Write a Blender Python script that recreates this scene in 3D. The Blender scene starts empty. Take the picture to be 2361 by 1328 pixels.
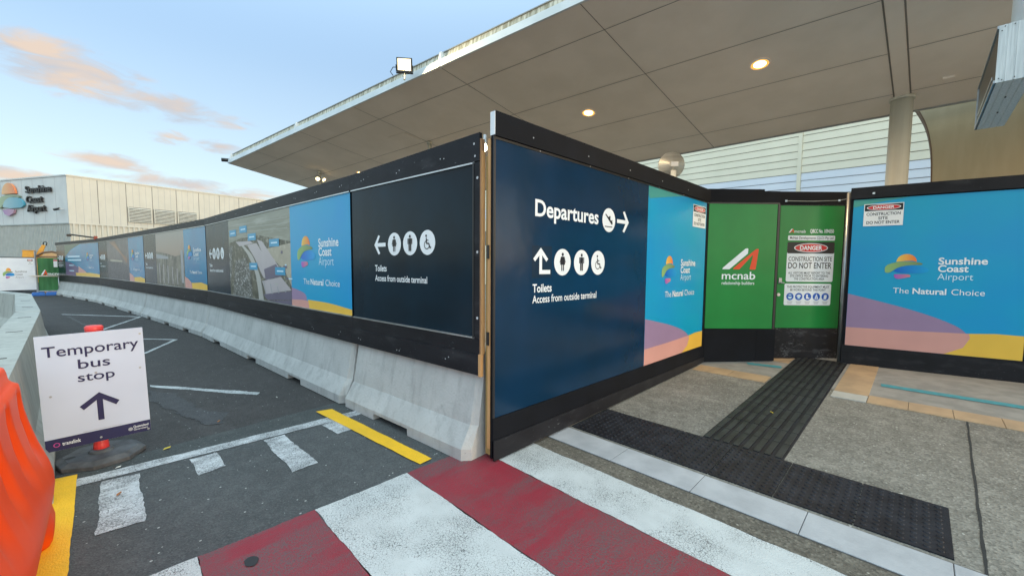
import bpy, bmesh, math, random
from mathutils import Vector, Matrix
random.seed(7)
R = math.radians
SC = bpy.context.scene
COL = SC.collection

# ------------------------------------------------------------------ camera
cam_d = bpy.data.cameras.new('camera')
cam = bpy.data.objects.new('camera', cam_d)
COL.objects.link(cam)
SC.camera = cam
yaw, pitch, roll = R(44.966), R(-3.945), R(0.409)
Fw = Vector((math.cos(pitch)*math.cos(yaw), math.cos(pitch)*math.sin(yaw), math.sin(pitch)))
R0 = Vector((math.sin(yaw), -math.cos(yaw), 0))
U0 = R0.cross(Fw)
Rt = R0*math.cos(roll) + U0*math.sin(roll)
Up = -R0*math.sin(roll) + U0*math.cos(roll)
mw = Matrix.Identity(4)
for i in range(3):
    mw[i][0] = Rt[i]; mw[i][1] = Up[i]; mw[i][2] = -Fw[i]
mw[0][3], mw[1][3], mw[2][3] = 0, 0, 1.5
cam.matrix_world = mw
cam_d.sensor_width = 36
cam_d.lens = 936.2/2361*36
cam_d.shift_y = 13.1/2361
cam_d.clip_start = 0.05
cam_d.clip_end = 3000

# ------------------------------------------------------------------ light
SUN_AZ, SUN_EL = R(-72), R(9.0)          # low sun behind the camera, to the right
SC.view_settings.view_transform = 'Standard'
SC.view_settings.look = 'None'
SC.view_settings.exposure = 1.92
SC.view_settings.gamma = 1
sd = bpy.data.lights.new('sun', 'SUN')
sd.energy = 0.22
sd.angle = R(14)
sd.color = (1.0, 0.86, 0.70)
sun = bpy.data.objects.new('sun', sd)
COL.objects.link(sun)
sun.location = (0, -20, 30)
to_sun = Vector((math.cos(SUN_EL)*math.cos(SUN_AZ), math.cos(SUN_EL)*math.sin(SUN_AZ), math.sin(SUN_EL)))
sun.rotation_euler = to_sun.to_track_quat('Z', 'Y').to_euler()

W = bpy.data.worlds.new('World')
SC.world = W
W.use_nodes = True
wt = W.node_tree
wt.nodes.clear()
def wn(t, **k):
    n = wt.nodes.new(t)
    for a, b in k.items(): setattr(n, a, b)
    return n
def wmath(op, a, b=None, c=None):
    n = wn('ShaderNodeMath', operation=op)
    for i, v in enumerate((a, b, c)):
        if v is None: continue
        if isinstance(v, (int, float)): n.inputs[i].default_value = v
        else: wt.links.new(v, n.inputs[i])
    return n.outputs[0]
sky = wn('ShaderNodeTexSky', sky_type='NISHITA')
sky.sun_disc = False
sky.sun_elevation = SUN_EL
sky.sun_rotation = math.pi/2 - SUN_AZ
sky.air_density = 1.0
sky.dust_density = 1.2
sky.ozone_density = 1.4
tc = wn('ShaderNodeTexCoord')
sep = wn('ShaderNodeSeparateXYZ')
wt.links.new(tc.outputs['Generated'], sep.inputs[0])
az = wmath('MULTIPLY', wmath('ARCTAN2', sep.outputs[1], sep.outputs[0]), 180/math.pi)
el = wmath('MULTIPLY', wmath('ARCSINE', sep.outputs[2]), 180/math.pi)
# twilight sky: the physical sky graded towards a pale blue that whitens at the horizon
hor = wn('ShaderNodeMapRange', interpolation_type='SMOOTHSTEP')
hor.inputs[1].default_value = -2; hor.inputs[2].default_value = 38
wt.links.new(el, hor.inputs[0])
grade = wn('ShaderNodeMix', data_type='RGBA')
grade.inputs[6].default_value = (2.10, 2.36, 2.42, 1)
grade.inputs[7].default_value = (0.95, 1.66, 2.66, 1)
wt.links.new(hor.outputs[0], grade.inputs[0])
skymix = wn('ShaderNodeMix', data_type='RGBA')
skymix.inputs[0].default_value = 0.72
wt.links.new(sky.outputs[0], skymix.inputs[6])
wt.links.new(grade.outputs[2], skymix.inputs[7])
# clouds: soft noise inside a few tilted ellipses (azimuth, elevation, half sizes, tilt)
comb = wn('ShaderNodeCombineXYZ')
wt.links.new(wmath('MULTIPLY', az, 0.085), comb.inputs[0])
wt.links.new(wmath('MULTIPLY', el, 0.26), comb.inputs[1])
nz = wn('ShaderNodeTexNoise'); nz.inputs['Scale'].default_value = 2.6; nz.inputs['Detail'].default_value = 10; nz.inputs['Roughness'].default_value = 0.60
nz.inputs['Distortion'].default_value = 0.7
wt.links.new(comb.outputs[0], nz.inputs['Vector'])
def blob(a0, e0, ra, re, tilt):
    dx = wmath('SUBTRACT', az, a0); dy = wmath('SUBTRACT', el, e0)
    c, s = math.cos(R(tilt)), math.sin(R(tilt))
    u = wmath('ADD', wmath('MULTIPLY', dx, c/ra), wmath('MULTIPLY', dy, s/ra))
    v = wmath('ADD', wmath('MULTIPLY', dx, -s/re), wmath('MULTIPLY', dy, c/re))
    d = wmath('SQRT', wmath('ADD', wmath('MULTIPLY', u, u), wmath('MULTIPLY', v, v)))
    return wmath('MAXIMUM', wmath('SUBTRACT', 1.0, d), 0.0), v
tot = None; lit = None
for a0, e0, ra, re, tl, w in [(91.5, 17.5, 7.2, 2.9, 4, 1.15), (84.5, 16.0, 6.2, 1.6, 3, 1.0), (93.6, 18.4, 4.0, 2.2, 4, 0.95), (79.5, 15.6, 3.5, .9, 0, .6),
                              (84.6, 13.1, 2.4, 0.9, 2, 0.8), (80.3, 12.9, 2.8, 0.9, 0, 0.7),
                              (89.0, 9.9, 4.9, 0.95, 3, 1.2), (84.0, 8.5, 6.0, 1.0, 2, 1.0), (77.5, 8.0, 6.0, 0.9, 0, 0.9),
                              (96.0, 7.6, 4.0, 0.9, 0, 0.9), (89.0, 8.6, 3.6, 0.6, 0, 0.6),
                              (140, 15, 16, 4, 5, 0.9), (190, 12, 24, 3.5, -4, 0.9), (40, 13, 14, 3, 4, 0.9), (-40, 11, 30, 3, 3, 0.8), (-120, 17, 26, 4, 0, 0.8)]:
    b, v = blob(a0, e0, ra, re, tl)
    b = wmath('MULTIPLY', b, w)
    tot = b if tot is None else wmath('MAXIMUM', tot, b)
dens = wmath('ADD', wmath('MULTIPLY', tot, 1.0), wmath('MULTIPLY', wmath('SUBTRACT', nz.outputs[0], 0.5), 2.6))
gate = wmath('MINIMUM', wmath('MULTIPLY', tot, 5.0), 1.0)
cm = wn('ShaderNodeMapRange', interpolation_type='SMOOTHSTEP')
cm.inputs[1].default_value = -0.06; cm.inputs[2].default_value = 0.92
wt.links.new(dens, cm.inputs[0])
cmask = wmath('MULTIPLY', wmath('MULTIPLY', cm.outputs[0], gate), 0.95)
ccol = wn('ShaderNodeMix', data_type='RGBA')
ccol.inputs[6].default_value = (1.62, 1.72, 1.90, 1)
ccol.inputs[7].default_value = (2.42, 1.95, 1.58, 1)
cr = wn('ShaderNodeMapRange'); cr.inputs[1].default_value = 0.36; cr.inputs[2].default_value = 0.62
nz2 = wn('ShaderNodeTexNoise'); nz2.inputs['Scale'].default_value = 1.7; nz2.inputs['Detail'].default_value = 6; nz2.inputs['Distortion'].default_value = .5
off = wn('ShaderNodeVectorMath', operation='ADD'); off.inputs[1].default_value = (3.1, 7.7, 0)
wt.links.new(comb.outputs[0], off.inputs[0]); wt.links.new(off.outputs[0], nz2.inputs['Vector'])
wt.links.new(wmath('ADD', wmath('MULTIPLY', nz2.outputs[0], .75), wmath('MULTIPLY', dens, .18)), cr.inputs[0]); wt.links.new(cr.outputs[0], ccol.inputs[0])
fin = wn('ShaderNodeMix', data_type='RGBA')
wt.links.new(cmask, fin.inputs[0]); wt.links.new(skymix.outputs[2], fin.inputs[6]); wt.links.new(ccol.outputs[2], fin.inputs[7])
# extra sky gain added overhead and behind the camera to brighten the scene
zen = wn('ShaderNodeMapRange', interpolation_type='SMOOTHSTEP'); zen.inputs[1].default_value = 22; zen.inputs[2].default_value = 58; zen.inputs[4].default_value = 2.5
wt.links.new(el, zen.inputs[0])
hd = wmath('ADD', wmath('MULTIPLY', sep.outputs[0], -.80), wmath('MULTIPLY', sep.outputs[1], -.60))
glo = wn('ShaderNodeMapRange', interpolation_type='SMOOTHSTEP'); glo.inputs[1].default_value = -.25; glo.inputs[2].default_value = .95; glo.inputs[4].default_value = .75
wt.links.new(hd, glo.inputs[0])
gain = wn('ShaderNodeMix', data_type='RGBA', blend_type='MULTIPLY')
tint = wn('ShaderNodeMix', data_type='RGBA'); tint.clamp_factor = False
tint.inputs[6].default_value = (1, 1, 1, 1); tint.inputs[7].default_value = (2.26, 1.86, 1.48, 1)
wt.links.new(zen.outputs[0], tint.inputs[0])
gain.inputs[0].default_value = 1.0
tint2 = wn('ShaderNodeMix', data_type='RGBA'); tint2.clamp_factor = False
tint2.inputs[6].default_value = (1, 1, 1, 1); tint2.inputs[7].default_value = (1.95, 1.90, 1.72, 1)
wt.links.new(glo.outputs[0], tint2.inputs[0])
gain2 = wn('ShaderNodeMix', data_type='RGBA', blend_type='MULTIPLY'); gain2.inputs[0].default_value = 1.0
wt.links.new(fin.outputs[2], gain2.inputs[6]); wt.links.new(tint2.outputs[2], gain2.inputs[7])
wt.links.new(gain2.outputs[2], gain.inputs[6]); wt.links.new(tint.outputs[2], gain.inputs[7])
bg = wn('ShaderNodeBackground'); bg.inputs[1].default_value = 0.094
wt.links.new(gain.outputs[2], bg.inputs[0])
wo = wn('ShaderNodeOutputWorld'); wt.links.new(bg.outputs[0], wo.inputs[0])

# ------------------------------------------------------------------ helpers: materials
def nt_new(name):
    m = bpy.data.materials.new(name); m.use_nodes = True
    nt = m.node_tree
    return m, nt, nt.nodes['Principled BSDF']
def mapping(nt, stretch=(1, 1, 1), coord='Object'):
    t = nt.nodes.new('ShaderNodeTexCoord'); mp = nt.nodes.new('ShaderNodeMapping')
    mp.inputs['Scale'].default_value = stretch
    nt.links.new(t.outputs[coord], mp.inputs[0]); return mp.outputs[0]
def noise(nt, vec, scale, detail=4, rough=.55):
    n = nt.nodes.new('ShaderNodeTexNoise'); n.inputs['Scale'].default_value = scale
    n.inputs['Detail'].default_value = detail; n.inputs['Roughness'].default_value = rough
    nt.links.new(vec, n.inputs['Vector']); return n.outputs[0]
def rng(nt, v, a, b, c=0., d=1.):
    n = nt.nodes.new('ShaderNodeMapRange'); nt.links.new(v, n.inputs[0])
    for i, x in enumerate((a, b, c, d)): n.inputs[i+1].default_value = x
    return n.outputs[0]
def mixc(nt, f, a, b):
    n = nt.nodes.new('ShaderNodeMix'); n.data_type = 'RGBA'
    for s, v in ((0, f), (6, a), (7, b)):
        if isinstance(v, (int, float)): n.inputs[s].default_value = v
        elif isinstance(v, tuple): n.inputs[s].default_value = (*v, 1)
        else: nt.links.new(v, n.inputs[s])
    return n.outputs[2]
def mth(nt, op, a, b=0.):
    n = nt.nodes.new('ShaderNodeMath'); n.operation = op
    for i, v in enumerate((a, b)):
        if isinstance(v, (int, float)): n.inputs[i].default_value = v
        else: nt.links.new(v, n.inputs[i])
    return n.outputs[0]
def bump(nt, bs, h, strength, dist=.01):
    n = nt.nodes.new('ShaderNodeBump'); n.inputs['Strength'].default_value = strength; n.inputs['Distance'].default_value = dist
    nt.links.new(h, n.inputs['Height']); nt.links.new(n.outputs[0], bs.inputs['Normal'])
def vor(nt, vec, scale, feature='F1', out='Distance', rnd=1.):
    n = nt.nodes.new('ShaderNodeTexVoronoi'); n.feature = feature; n.inputs['Scale'].default_value = scale
    n.inputs['Randomness'].default_value = rnd
    nt.links.new(vec, n.inputs['Vector']); return n.outputs[out]
MC = {}
def M(name, c, rough=.5, c2=None, scale=5, lo=.4, hi=.62, bmp=0., bscale=60, metal=0., coat=0., stretch=(1, 1, 1), spec=.5, detail=5):
    if name in MC: return MC[name]
    m, nt, bs = nt_new(name)
    v = mapping(nt, stretch)
    c2 = c2 or tuple(x*.86 for x in c)
    nt.links.new(mixc(nt, rng(nt, noise(nt, v, scale, detail), lo, hi), c2, c), bs.inputs['Base Color'])
    bs.inputs['Roughness'].default_value = rough; bs.inputs['Metallic'].default_value = metal
    bs.inputs['Specular IOR Level'].default_value = spec
    if coat: bs.inputs['Coat Weight'].default_value = coat; bs.inputs['Coat Roughness'].default_value = .12
    if bmp: bump(nt, bs, noise(nt, v, bscale, 3), bmp)
    MC[name] = m; return m
def EM(name, c, s):
    m, nt, bs = nt_new(name)
    bs.inputs['Base Color'].default_value = (*c, 1); bs.inputs['Emission Color'].default_value = (*c, 1); bs.inputs['Emission Strength'].default_value = s
    return m
def m_asphalt(name, base, pale, fleck, speck_scale=130):
    m, nt, bs = nt_new(name); v = mapping(nt)
    big = rng(nt, noise(nt, v, .9, 5), .3, .7)
    c = mixc(nt, big, tuple(x*.62 for x in base), base)
    st = rng(nt, noise(nt, mapping(nt, (1.6, .5, 1)), 1.4, 6, .62), .56, .66)
    c = mixc(nt, mth(nt, 'MULTIPLY', st, .45), c, tuple(x*1.35 for x in base))
    oil = rng(nt, noise(nt, v, 2.6, 3), .66, .74)
    c = mixc(nt, mth(nt, 'MULTIPLY', oil, .5), c, tuple(x*.45 for x in base))
    mid = rng(nt, noise(nt, v, 9, 5), .45, .75)
    c = mixc(nt, mth(nt, 'MULTIPLY', mid, .45), c, pale)
    cell = vor(nt, v, speck_scale, 'F1', 'Color')
    sp = nt.nodes.new('ShaderNodeSeparateColor'); nt.links.new(cell, sp.inputs[0])
    c = mixc(nt, mth(nt, 'MULTIPLY', rng(nt, sp.outputs[0], .55, 1.), .55), c, pale)
    c = mixc(nt, mth(nt, 'MULTIPLY', rng(nt, sp.outputs[1], .55, 1.), .6), c, tuple(x*.35 for x in base))
    cell2 = vor(nt, v, 60, 'F1', 'Color'); s2 = nt.nodes.new('ShaderNodeSeparateColor'); nt.links.new(cell2, s2.inputs[0])
    d2 = vor(nt, v, 60)
    fl = mth(nt, 'MULTIPLY', mth(nt, 'GREATER_THAN', s2.outputs[0], .978), mth(nt, 'LESS_THAN', d2, rng(nt, s2.outputs[1], 0., 1., .12, .42)))
    c = mixc(nt, mth(nt, 'MULTIPLY', fl, .8), c, fleck)
    nt.links.new(c, bs.inputs['Base Color'])
    bs.inputs['Roughness'].default_value = .82
    bump(nt, bs, vor(nt, v, speck_scale), .55, .006)
    return m
def m_paint(name, col, under, wear, crack=60., streak=None, rough=.6):
    m, nt, bs = nt_new(name); v = mapping(nt)
    big = noise(nt, v, 3.2, 5)
    edge = vor(nt, v, crack, 'DISTANCE_TO_EDGE')
    fine = noise(nt, v, 190, 3)
    thr = rng(nt, big, .38, .70, 0., .075*wear)
    cr = mth(nt, 'LESS_THAN', edge, thr)
    pits = mth(nt, 'GREATER_THAN', mth(nt, 'ADD', fine, rng(nt, big, .35, .75, 0., .12*wear)), .70)
    w = mth(nt, 'MAXIMUM', mth(nt, 'MULTIPLY', cr, rng(nt, fine, .35, .6)), mth(nt, 'MULTIPLY', pits, .75))
    if streak:
        vs = mapping(nt, streak)
        st = rng(nt, noise(nt, vs, 1.0, 7, .66), .43, .56)
        spk = rng(nt, noise(nt, v, 95, 3), .36, .58)
        w = mth(nt, 'MAXIMUM', w, mth(nt, 'MULTIPLY', mth(nt, 'MULTIPLY', st, spk), .85))
    c = mixc(nt, mth(nt, 'MULTIPLY', rng(nt, noise(nt, v, 7, 5), .4, .7), .3), col, tuple(x*.7 for x in col))
    dirt = rng(nt, noise(nt, mapping(nt, (1.8, .5, 1)), 2.6, 7, .62), .46, .72)
    c = mixc(nt, mth(nt, 'MULTIPLY', dirt, .26), c, tuple(.45*x+.55*u for x, u in zip(col, under)))
    nt.links.new(mixc(nt, w, c, under), bs.inputs['Base Color'])
    bs.inputs['Roughness'].default_value = rough
    bump(nt, bs, vor(nt, v, 130), .4, .005)
    return m
def m_concrete(name, base, dark, stain=.55, bmp=.25):
    m, nt, bs = nt_new(name); v = mapping(nt)
    c = mixc(nt, rng(nt, noise(nt, v, 2.2, 6), .35, .68), tuple(x*.82 for x in base), base)
    vs = mapping(nt, (5, 5, .8))
    st = rng(nt, noise(nt, vs, 2.2, 6, .6), .5, .74)
    c = mixc(nt, mth(nt, 'MULTIPLY', st, stain*.75), c, dark)
    bl = rng(nt, noise(nt, v, 5.5, 5, .6), .6, .74)
    c = mixc(nt, mth(nt, 'MULTIPLY', bl, .5), c, dark)
    d = vor(nt, v, 14); pit = mth(nt, 'LESS_THAN', d, .045)
    c = mixc(nt, mth(nt, 'MULTIPLY', pit, .7), c, tuple(x*.25 for x in base))
    vm = mapping(nt, (5, 5, 34)); sc = mth(nt, 'GREATER_THAN', noise(nt, vm, 1.3, 3), .735)
    c = mixc(nt, mth(nt, 'MULTIPLY', sc, .6), c, tuple(x*.22 for x in base))
    nt.links.new(c, bs.inputs['Base Color']); bs.inputs['Roughness'].default_value = .8
    bump(nt, bs, noise(nt, v, 45, 5), bmp, .01)
    return m
def m_scuffed(name, base, scuff, amount, rough=.42):
    m, nt, bs = nt_new(name); v = mapping(nt, (1, 1, 1.6))
    c = mixc(nt, rng(nt, noise(nt, v, 3, 5), .35, .7), base, tuple(x*1.5 for x in base))
    reg = rng(nt, noise(nt, v, 2.3, 4), .5, .68)
    vs = mapping(nt, (1, 1, 3.2))
    sc = rng(nt, noise(nt, vs, 26, 5, .62), .71-.10*amount, .78-.08*amount)
    c = mixc(nt, mth(nt, 'MULTIPLY', mth(nt, 'MULTIPLY', sc, reg), .75), c, scuff)
    dust = rng(nt, noise(nt, vs, 3.4, 6), .55, .8)
    c = mixc(nt, mth(nt, 'MULTIPLY', dust, .12*amount), c, scuff)
    nt.links.new(c, bs.inputs['Base Color'])
    bs.inputs['Roughness'].default_value = rough; bs.inputs['Specular IOR Level'].default_value = .15
    bump(nt, bs, noise(nt, v, 40, 4), .12, .006)
    return m
def m_vinyl(name, c, rough=.3, c2=None, wav=.05, scale=2., axis=None, spec=.32, coat=.12):
    """printed sheet: flat ink (or a printed blend along one axis), slightly wavy gloss"""
    m, nt, bs = nt_new(name); v = mapping(nt)
    c2 = c2 or tuple(x*.93 for x in c)
    if axis is not None:
        t = nt.nodes.new('ShaderNodeTexCoord'); s = nt.nodes.new('ShaderNodeSeparateXYZ'); nt.links.new(t.outputs['Generated'], s.inputs[0])
        f = s.outputs[axis]
    else: f = rng(nt, noise(nt, v, scale, 2), .35, .65)
    nt.links.new(mixc(nt, f, c2, c), bs.inputs['Base Color'])
    bs.inputs['Roughness'].default_value = rough
    bs.inputs['Specular IOR Level'].default_value = spec; bs.inputs['Coat Weight'].default_value = coat; bs.inputs['Coat Roughness'].default_value = .14
    bump(nt, bs, noise(nt, v, 1.6, 3), wav, .05)
    return m
def m_wood(name, c, c2):
    return M(name, c, .7, c2, 3, .35, .65, .2, 40, stretch=(30, 30, 1.2))

MT = dict(
 asphalt=m_asphalt('asphalt_dark', (.052, .048, .047), (.088, .082, .081), (.30, .30, .29)),
 asphalt2=m_asphalt('asphalt_grey', (.082, .088, .091), (.135, .14, .142), (.50, .50, .48)),
 asphalt3=m_asphalt('asphalt_strip', (.066, .076, .076), (.11, .115, .115), (.3, .3, .3)),
 white=m_paint('paint_white', (.57, .585, .585), (.085, .087, .088), 1.25, 58),
 whiteworn=m_paint('paint_white_worn', (.60, .62, .64), (.085, .087, .088), 1.5, 34, (5, 9, 1)),
 red=m_paint('paint_red', (.27, .018, .034), (.100, .082, .085), .8, 60, (.9, 3.6, 1)),
 yellow=m_paint('paint_yellow', (.93, .52, .010), (.09, .09, .08), .12, 60),
 thin=m_paint('paint_thin_line', (.50, .52, .53), (.06, .06, .06), 1.2, 40),
 faint=M('paint_faint', (.10, .10, .10), .8, (.045, .043, .044), 20),
 gum=M('tar_spot', (.02, .02, .022), .6),
 conc=m_concrete('concrete_barrier', (.475, .48, .472), (.22, .22, .215), .7, .4),
 conc2=m_concrete('concrete_barrier_old', (.40, .41, .385), (.17, .175, .16), .8),
 joint=M('joint_dark', (.03, .03, .03), .9),
 black=m_scuffed('black_ply', (.0135, .0135, .0165), (.30, .31, .33), .7),
 blackscuff=m_scuffed('black_ply_scuffed', (.013, .013, .016), (.5, .51, .54), 1.6),
 blackclean=M('black_board', (.0075, .0090, .0135), .6, (.006, .0070, .010), 3, bmp=.06, spec=.12),
 blackmetal=M('black_metal', (.02, .02, .022), .35),
 silver=M('aluminium_trim', (.62, .64, .66), .3, metal=.9),
 steel=M('galvanised_steel', (.42, .44, .46), .38, metal=.8, scale=12),
 screw=M('screw_head', (.55, .56, .58), .35),
 navy=m_vinyl('print_navy', (.0045, .030, .074), .17, (.004, .025, .058), .14),
 navy2=m_vinyl('print_charcoal_navy', (.006, .020, .034), .22, (.006, .015, .024), .10, spec=.16, coat=.03),
 blue=m_vinyl('print_blue', (.003, .335, .56), .32, (.004, .29, .60), .04, .9),
 bgreen=m_vinyl('print_blue_green', (.06, .33, .30), .34),
 purple=m_vinyl('print_mauve', (.33, .22, .36), .36),
 peach=m_vinyl('print_peach', (.66, .33, .29), .36),
 ylw=m_vinyl('print_yellow', (.82, .50, .07), .36),
 green=m_vinyl('print_green', (.008, .235, .046), .3, (.007, .205, .040), .10),
 ink=m_vinyl('print_white', (.84, .87, .90), .4),
 inkpale=m_vinyl('print_pale_blue', (.60, .80, .92), .4),
 inkdark=m_vinyl('print_black', (.012, .012, .016), .4),
 inknavy=m_vinyl('print_dark_navy', (.020, .020, .075), .4),
 inkred=m_vinyl('print_red', (.62, .03, .035), .35),
 inkorange=m_vinyl('print_orange_red', (.80, .075, .022), .35),
 inkblue=m_vinyl('print_safety_blue', (.015, .11, .50), .35),
 inkgrey=m_vinyl('print_grey', (.35, .35, .37), .4),
 label=m_vinyl('print_label_blue', (.03, .30, .52), .34),
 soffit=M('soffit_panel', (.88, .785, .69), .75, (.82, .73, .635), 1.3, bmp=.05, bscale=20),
 fascia=M('fascia_white', (.74, .77, .79), .45, (.62, .66, .68), 2),
 gutter=M('gutter_stained', (.72, .69, .58), .7, (.30, .27, .19), 2.5, .36, .60, stretch=(9, 9, .6)),
 roofmetal=M('roof_metal', (.34, .34, .33), .5),
 cream=M('cream_cladding', (.93, .85, .67), .55, (.88, .805, .63), 1.4, stretch=(1, 1, .5)),
 paleblue=M('reflected_sky_blue', (.84, .86, .92), .3, (.79, .82, .89), 1.0),  # glass louvres: the reflected sky is put into the base colour
 groove=M('groove_line', (.24, .22, .20), .8),
 tan=M('tan_render', (.47, .375, .235), .8, (.44, .35, .215), 1.6, stretch=(5, 5, .8), bmp=.15, bscale=80),
 rust=M('rust_edge', (.17, .10, .06), .8),
 postcream=M('column_paint', (.58, .555, .47), .5, (.52, .495, .42), 1.5, stretch=(9, 9, .5)),
 bwhite=M('white_sheet', (.60, .62, .62), .5, (.55, .57, .58), 1.2, stretch=(1, 1, .6)),
 bcream=M('cream_sheet', (.615, .585, .50), .5, (.57, .54, .46), 1.2, stretch=(1, 1, .6)),
 bgrey=M('grey_corrugated', (.40, .44, .44), .55, (.35, .39, .39), 2),
 louvre=M('louvre_blade', (.68, .65, .56), .5),
 shadowgap=M('louvre_back', (.10, .095, .085), .9),
 orange=M('orange_plastic', (.93, .078, .003), .42, (.83, .058, .003), 2.5, .3, .7, .05, 14, spec=.25),
 redplastic=M('red_bollard_plastic', (.74, .052, .048), .4),
 rubber=M('black_rubber', (.10, .103, .110), .75, (.055, .056, .060), 9, bmp=.35, bscale=50),
 tact=M('tactile_black', (.021, .022, .029), .55, (.011, .011, .015), 7, bmp=.25, bscale=70, spec=.25),
 direct=M('tactile_bar_dark', (.036, .039, .041), .5, (.020, .022, .023), 6, bmp=.2, bscale=70, spec=.3),
 tileedge=M('tile_joint', (.10, .10, .105), .8),
 kerbtile=M('kerb_paver_pale', (.45, .455, .475), .65, (.35, .355, .375), 5, .35, .68, .2, 50, stretch=(1, 1, 1)),
 sand=M('sandstone_tile', (.47, .32, .19), .6, (.36, .25, .155), 5, .35, .66, .15, 60),
 palet=M('pale_tile', (.45, .44, .41), .6, bmp=.1),
 smooth=M('smooth_paving', (.30, .285, .265), .7, (.23, .22, .205), 5, bmp=.1, bscale=70),
 blueline=M('blue_line_paint', (.055, .30, .36), .6, (.07, .24, .28), 18),
 aggr=m_asphalt('exposed_aggregate', (.212, .195, .168), (.36, .338, .30), (.55, .54, .5), 75),
 kerbface=m_asphalt('kerb_face_aggregate', (.135, .118, .095), (.25, .225, .185), (.40, .37, .31), 75),
 wood=m_wood('raw_timber', (.60, .34, .15), (.46, .25, .10)),
 stud=m_wood('treated_stud', (.38, .26, .095), (.25, .17, .06)),
 plyedge=m_wood('ply_edge', (.40, .22, .11), (.28, .15, .08)),
 brush=M('brushed_dish', (.64, .645, .63), .40, (.50, .505, .495), 3, metal=.45, stretch=(1, 1, 8)),
 sheet=M('weathered_sheet', (.70, .73, .73), .5, (.54, .57, .57), 4, stretch=(16, 16, .7), bmp=.08),
 lightface=M('unlit_sign_face', (.035, .033, .03), .35),
 banner=M('white_banner', (.80, .82, .86), .6, (.74, .76, .81), 3, bmp=.12, bscale=5),
 banner2=M('green_banner', (.045, .20, .065), .6, (.03, .15, .05), 4, bmp=.2, bscale=5, stretch=(1, 1, .3)),
 bluefoot=M('blue_plastic', (.03, .19, .62), .45),
 yplant=M('yellow_machine', (.72, .34, .03), .45, (.60, .27, .03), 6),
 signface=m_vinyl('sign_white', (.545, .585, .70), .4),
 leafy=M('dry_leaf', (.60, .46, .05), .7), leafb=M('brown_leaf', (.36, .14, .04), .7), paper=M('paper_scrap', (.7, .7, .66), .7),
)
# printed photographs: soft mottled ink
def m_print(name, a, b, c, scale, st=(1, 1, 1), rough=.34):
    m, nt, bs = nt_new(name); v = mapping(nt, st)
    n1 = rng(nt, noise(nt, v, scale, 6, .65), .35, .65); n2 = rng(nt, noise(nt, v, scale*3.3, 5, .6), .52, .68)
    nt.links.new(mixc(nt, mth(nt, 'MULTIPLY', n2, .7), mixc(nt, n1, a, b), c), bs.inputs['Base Color'])
    bs.inputs['Roughness'].default_value = rough; bs.inputs['Specular IOR Level'].default_value = .28; return m
MT['aerial'] = m_print('print_aerial_scrub', (.055, .054, .036), (.15, .14, .105), (.42, .39, .32), 4.2)
MT['aersky'] = m_print('print_aerial_fields', (.22, .22, .17), (.33, .32, .27), (.42, .41, .36), 1.2, (.35, 1, 3))
MT['aerroof'] = m_vinyl('print_roof_pale', (.46, .41, .43), .34)
MT['aerroof2'] = m_vinyl('print_roof_violet', (.135, .115, .175), .34)
MT['aerroad'] = m_vinyl('print_road', (.44, .425, .40), .34)
MT['aersand'] = m_print('print_sand_yard', (.45, .40, .32), (.36, .32, .25), (.55, .50, .42), 3)
MT['aerpark'] = m_print('print_car_park', (.035, .036, .030), (.15, .145, .13), (.88, .87, .85), 10)
MT['crowd'] = m_print('print_hall', (.06, .056, .05), (.26, .235, .19), (.50, .46, .38), 4.0, (2.6, 2.6, .5))
MT['sunset'] = m_vinyl('print_sunset', (.30, .27, .25), .3, (.36, .20, .12), .04, axis=2)
MT['timber'] = m_print('print_ceiling', (.15, .125, .12), (.24, .21, .205), (.30, .26, .25), 1.4)
MT['seats'] = m_print('print_seats', (.06, .055, .06), (.125, .115, .125), (.24, .22, .22), 4)
MT['tbeam'] = m_vinyl('print_beam', (.34, .19, .12), .34)
MT['bluemix'] = m_vinyl('print_blue_sheen', (.010, .22, .40), .26, (.03, .17, .34), .04, 1.2)  # far bays' blue, dulled in the ink to imitate glancing reflection
MT['purp2'] = m_vinyl('print_violet', (.12, .075, .19), .34)
MT['grn2'] = m_vinyl('print_olive_green', (.10, .15, .10), .34)
MT['lg_or'] = m_vinyl('logo_orange', (.82, .16, .03), .35, (.80, .55, .10), 0, axis=0)
MT['lg_gr'] = m_vinyl('logo_green', (.16, .22, .10), .35, (.27, .47, .17), 0, axis=0)
MT['lg_bl'] = m_vinyl('logo_blue', (.0, .33, .66), .35, (.0, .115, .56), 0, axis=0)
MT['lg_pk'] = m_vinyl('logo_pink', (.62, .22, .24), .35, (.36, .10, .50), 0, axis=0)

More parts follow.
